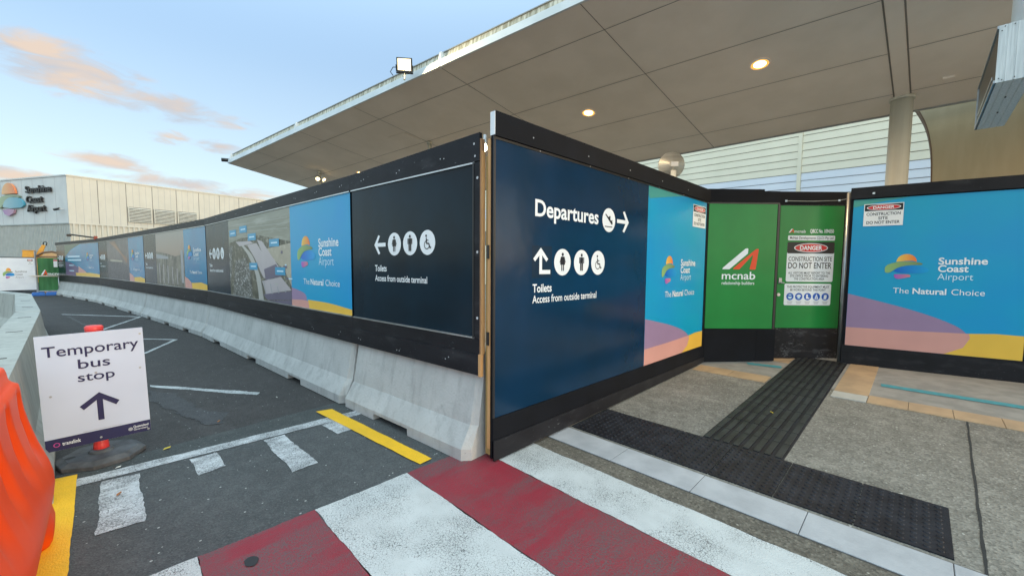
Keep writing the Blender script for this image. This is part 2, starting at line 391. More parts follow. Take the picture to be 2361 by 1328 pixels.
# ------------------------------------------------------------------ helpers: meshes
def font_capheight():
    c = bpy.data.curves.new('tmp', 'FONT'); c.body = 'H'
    o = bpy.data.objects.new('tmp', c); COL.objects.link(o)
    bpy.context.view_layer.update(); h = o.dimensions.y
    bpy.data.objects.remove(o); bpy.data.curves.remove(c); return h
CAP = font_capheight()
def text_mesh(body, bold):
    c = bpy.data.curves.new('tmp', 'FONT'); c.body = body; c.offset = bold; c.resolution_u = 4
    o = bpy.data.objects.new('tmp', c); COL.objects.link(o)
    dg = bpy.context.evaluated_depsgraph_get()
    me = bpy.data.meshes.new_from_object(o.evaluated_get(dg))
    vs = [v.co.copy() for v in me.vertices]; fs = [tuple(p.vertices) for p in me.polygons]
    bpy.data.objects.remove(o); bpy.data.curves.remove(c); bpy.data.meshes.remove(me)
    return vs, fs
class MB:
    def __init__(s): s.v = []; s.f = []; s.mi = []; s.mats = []
    def m(s, k):
        k = MT[k] if isinstance(k, str) else k
        if k not in s.mats: s.mats.append(k)
        return s.mats.index(k)
    def add(s, vs, fs, k):
        b = len(s.v); i = s.m(k)
        s.v += [tuple(p) for p in vs]
        for f in fs: s.f.append([b+j for j in f]); s.mi.append(i)
        return s
    def box(s, a, b, k):
        (x0, y0, z0), (x1, y1, z1) = a, b
        v = [(x0,y0,z0),(x1,y0,z0),(x1,y1,z0),(x0,y1,z0),(x0,y0,z1),(x1,y0,z1),(x1,y1,z1),(x0,y1,z1)]
        return s.add(v, [(0,3,2,1),(4,5,6,7),(0,1,5,4),(1,2,6,5),(2,3,7,6),(3,0,4,7)], k)
    def prism(s, pts, d, k):
        """closed polygon pts (3d) extruded by vector d"""
        n = len(pts); d = Vector(d)
        v = [Vector(p) for p in pts] + [Vector(p)+d for p in pts]
        return s.add(v, [tuple(range(n))[::-1], tuple(range(n, 2*n))] + [(i, (i+1) % n, n+(i+1) % n, n+i) for i in range(n)], k)
    def tube(s, path, r, k, n=12, cap=True):
        path = [Vector(p) for p in path]; rs = r if isinstance(r, (list, tuple)) else [r]*len(path)
        v = []; f = []
        for i, p in enumerate(path):
            t = (path[min(i+1, len(path)-1)] - path[max(i-1, 0)]).normalized()
            a = t.orthogonal().normalized() if i == 0 else (pa - t*pa.dot(t)).normalized()
            pa = a; b = t.cross(a)
            for j in range(n):
                th = 2*math.pi*j/n; v.append(p + (a*math.cos(th) + b*math.sin(th))*rs[i])
        for i in range(len(path)-1):
            for j in range(n):
                f.append((i*n+j, i*n+(j+1) % n, (i+1)*n+(j+1) % n, (i+1)*n+j))
        if cap: f += [tuple(range(n))[::-1], tuple((len(path)-1)*n+j for j in range(n))]
        return s.add(v, f, k)
    # --- flat art in the local x-z plane, facing -y, y given
    def flat(s, pts, y, k):
        return s.add([(x, y, z) for x, z in pts], [tuple(range(len(pts)))], k)
    def rect(s, x0, x1, z0, z1, y, k): return s.flat([(x0, z0), (x1, z0), (x1, z1), (x0, z1)], y, k)
    def rrect(s, x0, x1, z0, z1, r, y, k):
        p = []
        for cx, cz, a0 in ((x1-r, z0+r, -90), (x1-r, z1-r, 0), (x0+r, z1-r, 90), (x0+r, z0+r, 180)):
            for i in range(6):
                a = R(a0 + 18*i); p.append((cx+r*math.cos(a), cz+r*math.sin(a)))
        return s.flat(p, y, k)
    def disc(s, x, z, r, y, k, rz=None, n=40):
        rz = rz or r
        return s.flat([(x+r*math.cos(2*math.pi*i/n), z+rz*math.sin(2*math.pi*i/n)) for i in range(n)], y, k)
    def ring(s, x, z, r, w, y, k, a0=0, a1=360, n=32):
        v = []; f = []
        for i in range(n+1):
            a = R(a0+(a1-a0)*i/n)
            v += [(x+(r-w/2)*math.cos(a), y, z+(r-w/2)*math.sin(a)), (x+(r+w/2)*math.cos(a), y, z+(r+w/2)*math.sin(a))]
            if i: f.append((2*i-2, 2*i-1, 2*i+1, 2*i))
        return s.add(v, f, k)
    def stroke(s, path, w, y, k):
        for i in range(len(path)-1):
            (x0, z0), (x1, z1) = path[i], path[i+1]
            dx, dz = x1-x0, z1-z0; L = math.hypot(dx, dz) or 1; px, pz = -dz/L*w/2, dx/L*w/2
            s.flat([(x0+px, z0+pz), (x0-px, z0-pz), (x1-px, z1-pz), (x1+px, z1+pz)], y-.0001*i, k)
        return s
    def text(s, body, x0, x1, z, cap, y, k, bold=0.):
        vs, fs = text_mesh(body, bold)
        a = min(p.x for p in vs); b = max(p.x for p in vs)
        sx = (x1-x0)/(b-a); sz = cap/CAP
        return s.add([(x0+(p.x-a)*sx, y, z+p.y*sz) for p in vs], fs, k)
    def build(s, name, parent=None, smooth=False, loc=None, bev=0.):
        me = bpy.data.meshes.new(name)
        me.from_pydata(s.v, [], s.f)
        for m in s.mats: me.materials.append(m)
        me.polygons.foreach_set('material_index', s.mi)
        if smooth: me.polygons.foreach_set('use_smooth', [True]*len(s.f))
        me.update()
        o = bpy.data.objects.new(name, me); COL.objects.link(o)
        if parent: o.parent = parent
        if loc: o.location = loc
        if bev:
            b = o.modifiers.new('bevel', 'BEVEL'); b.width = bev; b.segments = 2; b.limit_method = 'ANGLE'; b.angle_limit = R(35)
        return o
def tag(o, label=None, cat=None, group=None, kind=None):
    if label: o['label'] = label
    if cat: o['category'] = cat
    if group: o['group'] = group
    if kind: o['kind'] = kind
    return o
def thing(name, label, cat, loc=(0, 0, 0), rot=0., group=None):
    o = bpy.data.objects.new(name, None); COL.objects.link(o); o.empty_display_size = .2
    o.location = loc; o.rotation_euler = (0, 0, rot)
    return tag(o, label, cat, group)
def wallthing(name, label, cat, p0, p1, group=None, z=0.):
    """local x runs from p0 to p1 (left to right as seen), local y goes behind the wall"""
    d = Vector(p1)-Vector(p0)
    return thing(name, label, cat, (p0[0], p0[1], z), math.atan2(d.y, d.x), group), d.length
def struct(mb, name, **k): return tag(mb.build(name, **k), kind='structure')
def sheet(name, polys, z, k, jit=0.):
    """painted or paved sheet lying on the ground at height z; jit roughens the outline"""
    mb = MB()
    for P in polys:
        if jit:
            Q = []
            for i in range(len(P)):
                a, b = Vector(P[i]), Vector(P[(i+1) % len(P)]); n = max(1, int((b-a).length/.035))
                nr = Vector((-(b-a).y, (b-a).x)).normalized()
                ph = random.uniform(0, 9)
                for q in range(n): Q.append(tuple(a.lerp(b, q/n) + nr*(random.uniform(-jit, jit)*.45 + jit*.6*math.sin(ph+q*.37+1.7*math.sin(q*.11+ph)))))
            P = Q
        ar = sum(P[i][0]*P[(i+1) % len(P)][1]-P[(i+1) % len(P)][0]*P[i][1] for i in range(len(P)))
        if ar < 0: P = P[::-1]
        mb.add([(x, y, z) for x, y in P], [tuple(range(len(P)))], k)
    return struct(mb, name)

# ------------------------------------------------------------------ ground
def grid_ground():
    mb = MB(); S = 900
    mb.add([(-S, -S, 0), (S, -S, 0), (S, S, 0), (-S, S, 0)], [(0, 1, 2, 3)], 'asphalt'); return struct(mb, 'ground')
grid_ground()
sheet('road_strip', [[(-7, 4.17), (-.33, 4.21), (.15, 4.26), (1.36, 4.37), (2.5, 4.46), (2.5, 3.6), (-7, 3.6)]], .004, 'asphalt3', .006)
sheet('road', [[(-9, 3.86), (2.5, 3.92), (2.5, -14), (-9, -14)]], .008, 'asphalt2')
Z = .012
sheet('road_line', [[(-5, 3.86), (-.2, 3.90), (.51, 3.885), (1.64, 3.86), (2.2, 3.86), (2.2, 3.985), (1.73, 3.99), (.53, 4.015), (-.2, 4.03), (-5, 4.05)]], Z, 'whiteworn', .006)
for P in ([(-.08, 3.86), (.11, 3.84), (.10, 3.09), (-.10, 3.11)], [(.39, 3.85), (.56, 3.85), (.57, 3.54), (.40, 3.51)],
          [(.885, 3.85), (1.05, 3.85), (1.07, 3.12), (.89, 3.10)], [(1.36, 3.85), (1.56, 3.85), (1.56, 3.56), (1.38, 3.54)],
          [(-.62, 3.86), (-.44, 3.86), (-.44, 3.3), (-.62, 3.3)]):
    sheet('road_dash', [P], Z, 'whiteworn', .010)
sheet('yellow_line', [[(1.445, 4.24), (1.59, 4.20), (1.715, 2.575), (1.60, 2.56)]], Z+.004, 'yellow', .003)
sheet('yellow_line', [[(-.33, 4.13), (-.20, 4.11), (-.19, 2.80), (-.18, .6), (-.31, .6), (-.315, 2.92)]], Z+.004, 'yellow', .003)
xs = [-.99, -.36, .268, .838, 1.470, 2.077, 2.485]
for i in range(len(xs)-1):
    k = ['white', 'red'][i % 2] if False else ('red' if i in (0, 2, 4) else 'white')
    x0, x1 = xs[i], xs[i+1]
    ye = 2.52 if i != 5 else 2.30
    sheet('crossing_stripe', [[(x0, ye), (x1, ye), (x1, -9), (x0, -9)]], Z, k, .006)
MT['patch'] = m_asphalt('asphalt_patch', (.066, .066, .071), (.10, .10, .104), (.3, .3, .3))
sheet('road_patch', [[(.30, 6.35), (.52, 6.0), (.60, 5.3), (.80, 4.85), (.74, 4.55), (.58, 4.62), (.44, 5.2), (.27, 5.9)]], .004, 'patch', .035)
sheet('tar_spot', [[(.455+.030*math.cos(a*.5), 2.285+.042*math.sin(a*.5)) for a in range(13)]], Z+.004, 'gum', .004)
sheet('parking_line', [[(.33, 6.62), (.32, 6.51), (1.16, 5.29), (1.22, 5.37)]], .004, 'thin', .012)
sheet('parking_line', [[(.16, 11.2), (.12, 11.14), (.885, 10.25), (.36, 9.0), (.42, 9.0), (.955, 10.26)]], .004, 'thin', .008)
sheet('parking_line', [[(-.96, 17.55), (-.92, 17.35), (.6, 15.25), (-.6, 11.4), (-.52, 11.4), (.68, 15.32)]], .004, 'thin', .010)
sheet('parking_line', [[(-.82, 16.7), (-.52, 14.7), (-.38, 13.85), (-.32, 13.85), (-.47, 14.7), (-.76, 16.7)]], .004, 'faint', .01)

# footpath: flush with the road at the crossing, then rising gently to the terminal
def hz(x): return .024*max(0., x-2.6)
def ramp(o):
    for v in o.data.vertices: v.co.z += hz(v.co.x)
    return o
mb = MB()
mb.add([(2.66, -30, .004), (40, -30, .004), (40, 60, .004), (2.66, 60, .004)], [(0, 1, 2, 3)], 'aggr')
ramp(struct(mb, 'footpath'))
sheet('gutter_strip', [[(2.488, -14), (2.68, -14), (2.68, 2.26), (2.488, 2.26)]], .0095, 'kerbface', .004)
ramp(sheet('kerb_bedding', [[(2.672, -9), (2.965, -9), (2.965, 8), (2.672, 8)]], .010, 'tileedge'))
mb = MB()
y = 2.795
while y > -6:
    mb.box((2.680, y-.596, -.02), (2.955, y, .0145), 'kerbtile'); y -= .60
ramp(struct(mb, 'kerb_pavers', bev=.003))
ramp(sheet('smooth_paving', [[(5.95, -9), (14, -9), (14, 2.2), (5.95, 2.2)]], .008, 'smooth'))
mb = MB()
yy = .314
while yy > -5:
    mb.box((5.638, yy-.312, -.02), (5.948, yy, .013), 'sand'); yy -= .3155
mb.box((5.90, .318, -.02), (6.74, .618, .013), 'sand'); mb.box((6.744, .318, -.02), (7.58, .618, .013), 'sand')
for y0, y1 in ((1.27, 1.70), (1.705, 2.15)): mb.box((5.70, y0, -.02), (6.02, y1, .013), 'sand')
mb.box((6.95, 1.262, -.02), (7.47, 1.72, .013), 'sand')
mb.box((5.638, .320, -.02), (5.893, .620, .013), 'palet')
ramp(struct(mb, 'paving_tiles', bev=.003))
ramp(sheet('blue_line', [[(6.45, .24), (6.59, .25), (6.59, -4), (6.45, -4)]], .013, 'blueline', .003))
ramp(sheet('blue_line', [[(6.49, 1.66), (6.61, 1.72), (6.70, 1.30), (6.58, 1.27)]], .013, 'blueline', .003))
ramp(sheet('expansion_joint', [[(5.62, -.390), (5.62, -.403), (2.965, -.321), (2.965, -.307)]], .008, 'joint', .003))
# tactile strip
mb = MB()
y = 2.20
while y > -.15:
    mb.box((3.002, max(y-.396, -.222), -.02), (3.60, y, .012), 'tact'); y -= .4025
def stud(mb, x, y, z, r, k):
    n = 8; v = []
    for rr, h in ((r, 0), (r*.72, .006)):
        v += [(x+rr*math.cos(2*math.pi*i/n), y+rr*math.sin(2*math.pi*i/n), z+h) for i in range(n)]
    mb.add(v, [(i, (i+1) % n, n+(i+1) % n, n+i) for i in range(n)] + [tuple(range(n, 2*n))], k)
for i in range(11):
    for j in range(46): stud(mb, 3.04+i*.0520, 2.165-j*.0517, .012, .0165, 'tact')
ramp(struct(mb, 'tactile_paving'))
mb = MB()
x = 3.606
while x < 7.45:
    x1 = min(x+.597, 7.56); mb.box((x, .652, -.02), (x1, 1.252, .010), 'tact')
    for j in range(8):
        yc = .690+j*.0750
        for q in range(2):
            a, b = x+.004+q*.298, x+.294+q*.298
            if b < 7.57: mb.box((a, yc-.022, .010), (b, yc+.022, .019), 'direct')
    x += .60
ramp(struct(mb, 'tactile_guide_bars', bev=.002))

# ------------------------------------------------------------------ concrete barriers
def barrier(p0, p1, label, group, notches, h=.85, half=.30, top=.10, lip=.10, kz=.265, kin=.095, yc=.145, k='conc', marks=0):
    t, L = wallthing('concrete_barrier', label, 'barrier', p0, p1, group)
    def prof(z0, s=1.):
        P = [(-half*s, z0), (-half*s, max(lip, z0+.03)), (-(half-kin)*s, kz), (-top*s, h), (top*s, h), ((half-kin)*s, kz), (half*s, max(lip, z0+.03)), (half*s, z0)]
        return [(yc+a, b) for a, b in P]
    g = .018; e = .055
    cuts = [(g, g+e, 'a'), (g+e, L-g-e, 'm'), (L-g-e, L-g, 'b')]
    mb = MB()
    def seg(x0, x1, A, B):
        n = len(A); v = [(x0, *p) for p in A]+[(x1, *p) for p in B]
        mb.add(v, [tuple(range(n))[::-1], tuple(range(n, 2*n))]+[(i, (i+1) % n, n+(i+1) % n, n+i) for i in range(n)], k)
    P = prof(.012); S = [(yc+(a-yc)*.80, z if z < h-.01 else z-.02) for a, z in P]
    seg(g, g+e, S, P); seg(L-g-e, L-g, P, S)
    x = g+e
    for a, b in notches:
        seg(x, a, P, P); seg(a, b, prof(.072), prof(.072)); x = b
    seg(x, L-g-e, P, P)
    o = mb.build('body', t)
    if marks:
        for i in range(marks):
            xx = L*(i+.5)/marks+random.uniform(-.3, .3)
            MB().box((xx, yc-.06, h-.004), (xx+.02, yc+.05, h+.003), 'joint').build('lifting_slot', t)
    return t
JR = [(2.015, 2.33), (1.873, 4.266), (1.487, 10.29), (.80, 15.4), (-.13, 21.77), (-1.545, 28.14)]
BL = ['short concrete barrier at the near end under the dark toilets panel', 'concrete barrier under the aerial photo panel, second from the near end',
      'concrete barrier under the sunset crowd panel, third from the near end', 'concrete barrier under the timber ceiling panel, fourth from the near end',
      'farthest concrete barrier under the purple panel beside the green banner']
NT = [[(.62, 1.17)], [(.9, 1.35), (2.9, 3.3), (4.55, 4.95)], [(.75, 1.1), (2.4, 2.8), (3.9, 4.3)], [(1.0, 1.5), (3.0, 3.4), (5.0, 5.4)], [(1.0, 1.5), (3.0, 3.4), (5.0, 5.4)]]
for i in range(5):
    barrier(JR[i+1], JR[i], BL[i], 'concrete barriers carrying the hoarding', NT[i])
# left-hand row (seen from its right side): local x runs away from us so that the face seen points to the road
LL = [(-.545, 3.62), (-.80, 8.93), (-1.30, 13.9), (-2.95, 18.6)]
LB = ['nearest grey concrete barrier behind the orange barrier and bus stop sign', 'concrete barrier with dark slots on top, middle of the left row', 'concrete barrier turning left in front of the white banner fence']
for i in range(3):
    barrier(LL[i], LL[i+1], LB[i], 'concrete barriers along the left', [(1.0, 1.5), (3.3, 3.8)], h=.80, half=.26, top=.115, kin=.085, yc=0., k='conc2', marks=3)

# ------------------------------------------------------------------ artwork
def logo(parent, x0, x1, z0, z1, y, flatdepth=0., name='logo'):
    """rounded sun, dune, sea and shell shapes; each a sub-part so that its printed blend follows its own width"""
    def mp(P):
        return [(x0+(x1-x0)*(u-275)/785, z0+(z1-z0)*(640-v)/455) for u, v in P]
    cap = [(482, 322)]+[(660+178*math.cos(R(a)), 322-137*math.sin(R(a))) for a in range(180, -1, -12)]
    cap = cap[1:]+[(760, 304), (640, 308), (540, 318)]
    dune = [(300, 520), (283, 500), (277, 450), (290, 410), (330, 375), (400, 350), (480, 332), (580, 318), (700, 316), (800, 325), (900, 340), (945, 358), (930, 375), (860, 380), (760, 382), (650, 392), (560, 412), (490, 440), (440, 475), (390, 510), (345, 525)]
    sea = [(440, 488), (500, 445), (580, 412), (680, 395), (800, 392), (920, 402), (1010, 425), (1058, 460), (1040, 500), (960, 522), (820, 528), (640, 528), (520, 518)]
    sh = [(450, 555), (470, 548), (560, 545), (650, 546), (720, 550), (748, 570), (738, 595), (680, 604), (610, 620), (540, 632), (490, 625), (460, 595)]
    out = []
    for i, (P, k) in enumerate(((cap, 'lg_or'), (dune, 'lg_gr'), (sea, 'lg_bl'), (sh, 'lg_pk'))):
        mb = MB()
        if flatdepth: mb.prism([(a, y, b) for a, b in mp(P)], (0, flatdepth, 0), k)
        else: mb.flat(mp(P), y-.0004*i, k)
        out.append(mb)
    return [mb.build(name, parent) for mb in out]
def person_icon(mb, x, z, h, woman, y, k):
    mb.disc(x, z+h*.43, h*.095, y, k, n=16)
    if woman:
        mb.flat([(x-.13*h, z+.31*h), (x+.13*h, z+.31*h), (x+.22*h, z-.14*h), (x-.22*h, z-.14*h)], y, k)
        for s in (-1, 1):
            mb.flat([(x+s*.12*h, z+.31*h), (x+s*.165*h, z+.29*h), (x+s*.27*h, z-.02*h), (x+s*.215*h, z-.03*h)], y-.0003, k)
            mb.rect(x+s*.075*h-.042*h, x+s*.075*h+.042*h, z-.48*h, z-.13*h, y-.0003, k)
    else:
        mb.rect(x-.145*h, x+.145*h, z-.04*h, z+.31*h, y, k)
        for s in (-1, 1):
            mb.rect(x+s*.078*h-.062*h, x+s*.078*h+.062*h, z-.48*h, z-.04*h, y-.0003, k)
            mb.rect(x+s*.205*h-.036*h, x+s*.205*h+.036*h, z-.05*h, z+.30*h, y-.0003, k)
def wheel_icon(mb, x, z, h, y, k):
    mb.disc(x-.10*h, z+.40*h, h*.075, y, k, n=14)
    mb.ring(x-.04*h, z-.14*h, .24*h, .05*h, y, k, 100, 345, 24)
    mb.stroke([(x-.09*h, z+.28*h), (x-.07*h, z-.06*h), (x+.16*h, z-.06*h), (x+.26*h, z-.33*h), (x+.36*h, z-.28*h)], .085*h, y-.0003, k)
    mb.stroke([(x-.07*h, z+.14*h), (x+.12*h, z+.12*h)], .06*h, y-.0006, k)
def arrow(mb, x, z, s, ang, y, k, w=.17):
    """arrow of length s centred at x,z"""
    c, n = math.cos(R(ang)), math.sin(R(ang))
    def t(u, v): return (x+s*(u*c-v*n), z+s*(u*n+v*c))
    mb.flat([t(-.5, -w/2), t(.36, -w/2), t(.36, w/2), t(-.5, w/2)], y, k)
    q = .115
    for sg in (1, -1):
        mb.flat([t(.5, 0), t(.5-q*2.05, 0), t(-.02, sg*.42), t(.06+q*.5, sg*(.42+q*.45))], y-.0003, k)
def toilets_art(parent, ax, c, r, z, y, tx, t1, t2, arrowlen=None, small=False):
    """arrow, three white discs and the two lines under them"""
    pic = MB()
    L = arrowlen or .2
    arrow(pic, ax, z, L, 180, y, 'ink', .18)
    for i, x in enumerate(c):
        pic.disc(x, z, r, y, 'ink')
        if i < 2: person_icon(pic, x, z, r*1.35, i == 0, y-.002, 'inkdark')
        else: wheel_icon(pic, x, z, r*1.35, y-.002, 'inkdark')
    pic.build('pictogram', parent)
    le = MB()
    le.text('Toilets', tx, tx+t1, z-.255, .058, y, 'ink', .018); le.build('lettering', parent); le = MB()
    le.text('Access from outside terminal', tx, tx+t2, z-.35, .056, y, 'ink', .012)
    le.build('lettering', parent)
def airport_words(mb, x0, w1, w2, w3, z1, z2, z3, cap, y, k1='ink', k2='inkpale'):
    mb.text('Sunshine', x0, x0+w1, z1, cap, y, k1, .022)
    mb.text('Coast', x0, x0+w2, z2, cap, y, k1, .022)
    mb.text('Airport', x0, x0+w3, z3, cap, y, k2, -.004)
def natural_choice(mb, xs, z, cap, y):
    a, b, c, d, e, f = xs
    mb.text('The', a, b, z, cap, y, 'ink', -.002); mb.text('Natural', c, d, z, cap, y, 'ink', .024); mb.text('Choice', e, f, z, cap, y, 'ink', -.002)
def airport_lettering(parent, *a):
    mb = MB(); airport_words(mb, *a); mb.build('airport_lettering', parent)
def choice_lettering(parent, *a):
    mb = MB(); natural_choice(mb, *a); mb.build('slogan_lettering', parent)
def curve_pts(P, n=8):
    """smooth open curve through points (Catmull-Rom)"""
    out = []
    Q = [P[0]]+list(P)+[P[-1]]
    for i in range(1, len(Q)-2):
        p0, p1, p2, p3 = [Vector(q) for q in Q[i-1:i+3]]
        for j in range(n):
            t = j/n
            out.append(tuple(.5*((2*p1)+(p2-p0)*t+(2*p0-5*p1+4*p2-p3)*t*t+(3*p1-p0-3*p2+p3)*t**3)))
    out.append(tuple(P[-1])); return out
def dune_art(mb, x0, x1, z0, ml, y, k1='purple', k2='peach', k3='ylw'):
    """printed dunes: mauve wave over peach, yellow beach at the right; ml scales height"""
    w = x1-x0
    top = curve_pts([(x0, z0+.74*ml), (x0+.40*w, z0+.55*ml), (x0+.65*w, z0+.375*ml), (x0+.733*w, z0+.225*ml)])
    bot = curve_pts([(x0+.733*w, z0+.225*ml), (x0+.70*w, z0+.10*ml), (x0+.60*w, z0)])
    mb.flat([(x0, z0)]+[(a, b) for a, b in bot[::-1]]+top[::-1], y, k1)
    # peach part: the wave below the beach line
    line = z0+.265*ml
    mb.flat([(x0, z0), (x0+.60*w, z0), (x0+.70*w, z0+.10*ml), (x0+.733*w, z0+.225*ml), (x0+.725*w, line+.02*ml), (x0+.35*w, line), (x0, line-.005*ml)], y-.0006, k2)
    mb.flat([(x0+.60*w, z0), (x1, z0), (x1, z0+.30*ml), (x0+.86*w, z0+.305*ml), (x0+.725*w, line+.02*ml), (x0+.733*w, z0+.225*ml), (x0+.70*w, z0+.10*ml)], y-.0003, k3)
def danger_art(mb, x0, x1, z0, z1, y, big=False):
    w, h = x1-x0, z1-z0
    mb.box((x0, y, z0), (x1, y+.004, z1), 'ink')
    mb.rect(x0+.02*w, x1-.02*w, z0+.68*h, z1-.03*h, y-.001, 'inkdark')
    cx_, cz_ = (x0+x1)/2, z0+.825*h
    mb.disc(cx_, cz_, .43*w, y-.002, 'ink', .125*h); mb.disc(cx_, cz_, .405*w, y-.0026, 'inkred', .107*h)
    mb.text('DANGER', cx_-.27*w, cx_+.27*w, cz_-.055*h, .11*h, y-.0034, 'ink', .03)
    mb.text('CONSTRUCTION', x0+.07*w, x1-.07*w, z0+.475*h, .125*h, y-.001, 'inkdark', .012)
    mb.text('SITE', cx_-.12*w, cx_+.12*w, z0+.285*h, .125*h, y-.001, 'inkdark', .012)
    mb.text('DO NOT ENTER', x0+.08*w, x1-.08*w, z0+.095*h, .125*h, y-.001, 'inkdark', .012)

# ------------------------------------------------------------------ hoarding bays on the left row
HL = ['black framed dark toilets panel at the near end of the hoarding', 'black framed hoarding bay with the aerial airport photo and blue logo panel',
      'black framed hoarding bay with the sunset crowd photo', 'black framed hoarding bay with the timber ceiling photo', 'farthest hoarding bay with violet and blue artwork']
def screws(mb, pts, y, r=.0055):
    for x, z in pts: mb.disc(x, z, r, y, 'screw', n=10)
for i in range(5):
    t, L = wallthing('hoarding_bay', HL[i], 'hoarding', JR[i+1], JR[i], 'hoarding bays along the barriers')
    a, b = (.0, L) if i else (.0, L-.004)
    mb = MB(); mb.box((a, 0, .70), (b-.002, .018, 2.392), 'blackclean'); mb.build('backing_board', t)
    zt = 2.475 if i == 0 else 2.425
    zl = (2.422, 2.400, 2.398, 2.398, 2.398)[i]; zt = (2.474, 2.424, 2.400, 2.398, 2.398)[i]
    mb = MB(); mb.prism([(a+.001, -.030, 2.272), (b, -.030, 2.272), (b, -.030, zt), (a+.001, -.030, zl)], (0, .028, 0), 'black')
    screws(mb, [(x+d, 2.325+.03*random.random()) for x in [.25+j*.62 for j in range(int((L-.3)/.62)+1)] for d in (0, .045)], -.0315)
    if i == 0: screws(mb, [(L-.06, 2.40), (L-.05, 2.31)], -.0315, .009)
    mb.build('header_board', t)
    mb = MB(); mb.box((a+.001, -.022, .812), (b, -.002, .936), 'black'); mb.build('skirting_board', t)
    mb = MB(); mb.box((a+.001, -.036, .662), (b, -.0225, .818), 'black')
    screws(mb, [(x+d, .70+.06*random.random()) for x in [.15+j*.7 for j in range(int((L-.2)/.7)+1)] for d in (0, .04)], -.0375)
    mb.build('lower_board', t)
    mb = MB(); mb.box((a+.02, -.026, 2.258), (b-(.06 if i == 0 else .012), -.004, 2.270), 'silver'); mb.build('trim_strip', t); mb = MB(); mb.box((a+.02, -.026, .938), (b-(.06 if i == 0 else .012), -.004, .950), 'silver'); mb.build('trim_strip', t)
    x0, x1 = a+.022, (b-.016 if i else L-.085)
    z0, z1 = .951, 2.257
    pn = MB(); pn.box((x0, -.012, z0), (x1, -.002, z1), 'navy2'); Y = -.0135
    if i == 0:
        p = pn.build('graphic_panel', t)
        toilets_art(p, .548, (.795, 1.042, 1.291), .106, 1.692, Y, .455, .205, .83)
        mb = MB(); mb.box((x1+.004, -.028, .94), (x1+.018, -.004, 2.268), 'blackmetal'); mb.build('edge_channel', t)
        mb = MB(); mb.box((x1+.020, -.024, .94), (b, -.003, 2.268), 'black'); screws(mb, [(b-.026, 1.10), (b-.026, 1.60), (b-.026, 2.15)], -.0255, .011); mb.build('corner_post', t)
        mb = MB(); mb.box((b, -.024, .80), (b+.008, .018, 2.43), 'plyedge'); mb.build('board_edge', t)
        mb = MB(); mb.box((b+.0005, -.040, .655), (b+.026, -.010, .825), 'wood'); mb.box((b+.009, -.02, .826), (b+.020, .012, 2.34), 'wood'); mb.build('timber_offcut', t)
    elif i == 1:
        P0, P1 = 1.60, 4.385
        pn.rect(P0, P1, z0, z1, Y, 'aerial'); y2 = Y-.0008
        pn.rect(P0, P1, 2.0, z1, y2, 'aersky')
        pn.flat([(P0, 1.86), (2.3, 1.92), (3.2, 1.93), (4.385, 1.80), (4.385, 2.0), (P0, 2.0)], y2, 'aersky')
        pn.flat([(3.45, 1.72), (4.385, 1.78), (4.385, 1.20), (4.15, 1.42), (3.7, 1.58)], y2-.0004, 'aersand')
        pn.flat([(2.0, 1.87), (2.75, 1.86), (2.9, 1.82), (2.2, 1.79)], y2-.0004, 'aerroof')
        pn.flat([(2.6, 1.80), (3.05, 1.82), (3.65, 1.45), (3.55, 1.25), (3.3, 1.3), (2.9, 1.62)], y2-.0006, 'aerroof')
        pn.flat([(3.08, 1.87), (3.3, 1.84), (3.95, 1.46), (3.55, 1.42)], y2-.0010, 'aerroof')
        pn.flat([(3.35, 1.42), (3.85, 1.50), (4.05, 1.33), (3.4, 1.26)], y2-.0014, 'aerroof2')
        pn.flat([(3.25, 1.24), (4.02, 1.32), (4.385, 1.15), (3.4, 1.05)], y2-.0018, 'aerroof')
        pn.flat([(3.28, 1.04), (4.385, 1.14), (4.385, 1.02), (3.45, .965)], y2-.0022, 'aerroof2')
        pn.flat([(3.5, .955), (4.385, 1.015), (4.385, .952)], y2-.0026, 'aerroof2')
        rd = curve_pts([(2.30, 1.80), (2.65, 1.62), (2.95, 1.35), (3.05, 1.1), (3.08, .952)])
        rd2 = curve_pts([(2.42, 1.80), (2.85, 1.62), (3.15, 1.33), (3.25, 1.1), (3.30, .952)])
        pn.flat(rd+rd2[::-1], y2-.0010, 'aerroad')
        pn.flat([(1.95, 1.55), (2.55, 1.6), (2.75, 1.3), (2.8, .952), (1.75, .952)], y2-.0004, 'aerpark')
        pn.flat([(P0, 1.82), (1.8, 1.80), (1.72, 1.3), (P0, 1.2)], y2-.0004, 'aerpark')
        for q in range(26):      # small sheds, cars and apron marks of the printed view
            ux, uz = 2.9+1.4*random.random(), 1.02+.75*random.random()
            if ux > 3.3+.9*(1.75-uz)*.6: pn.rect(ux, ux+.05+.10*random.random(), uz, uz+.015+.03*random.random(), y2-.0028-.00003*q, random.choice(['aerroof', 'inkpale', 'aerroof2', 'aerpark', 'aerroad']))
        for q in range(4): pn.flat([(3.30+.28*q, 1.25-.035*q), (3.33+.28*q, 1.25-.035*q), (3.42+.26*q, 1.045+.022*q), (3.39+.26*q, 1.045+.022*q)], y2-.0031, 'inkgrey')
        for q in range(3): pn.flat([(1.66, 2.03+.06*q), (4.3, 1.98+.07*q), (4.3, 1.985+.07*q), (1.66, 2.037+.06*q)], y2-.0012, 'aerroad')
        for lx, lz in ((1.86, 2.02), (2.43, 2.06), (2.85, 1.92), (3.80, 1.80), (2.88, 1.46), (4.0, 1.40)):
            pn.rect(lx-.19, lx+.19, lz-.055, lz+.055, y2-.004, 'label'); pn.rect(lx-.12, lx+.12, lz-.010, lz+.010, y2-.005, 'inkpale')
        pn.rect(P1, x1, z0, z1, y2, 'blue')
        w = x1-P1
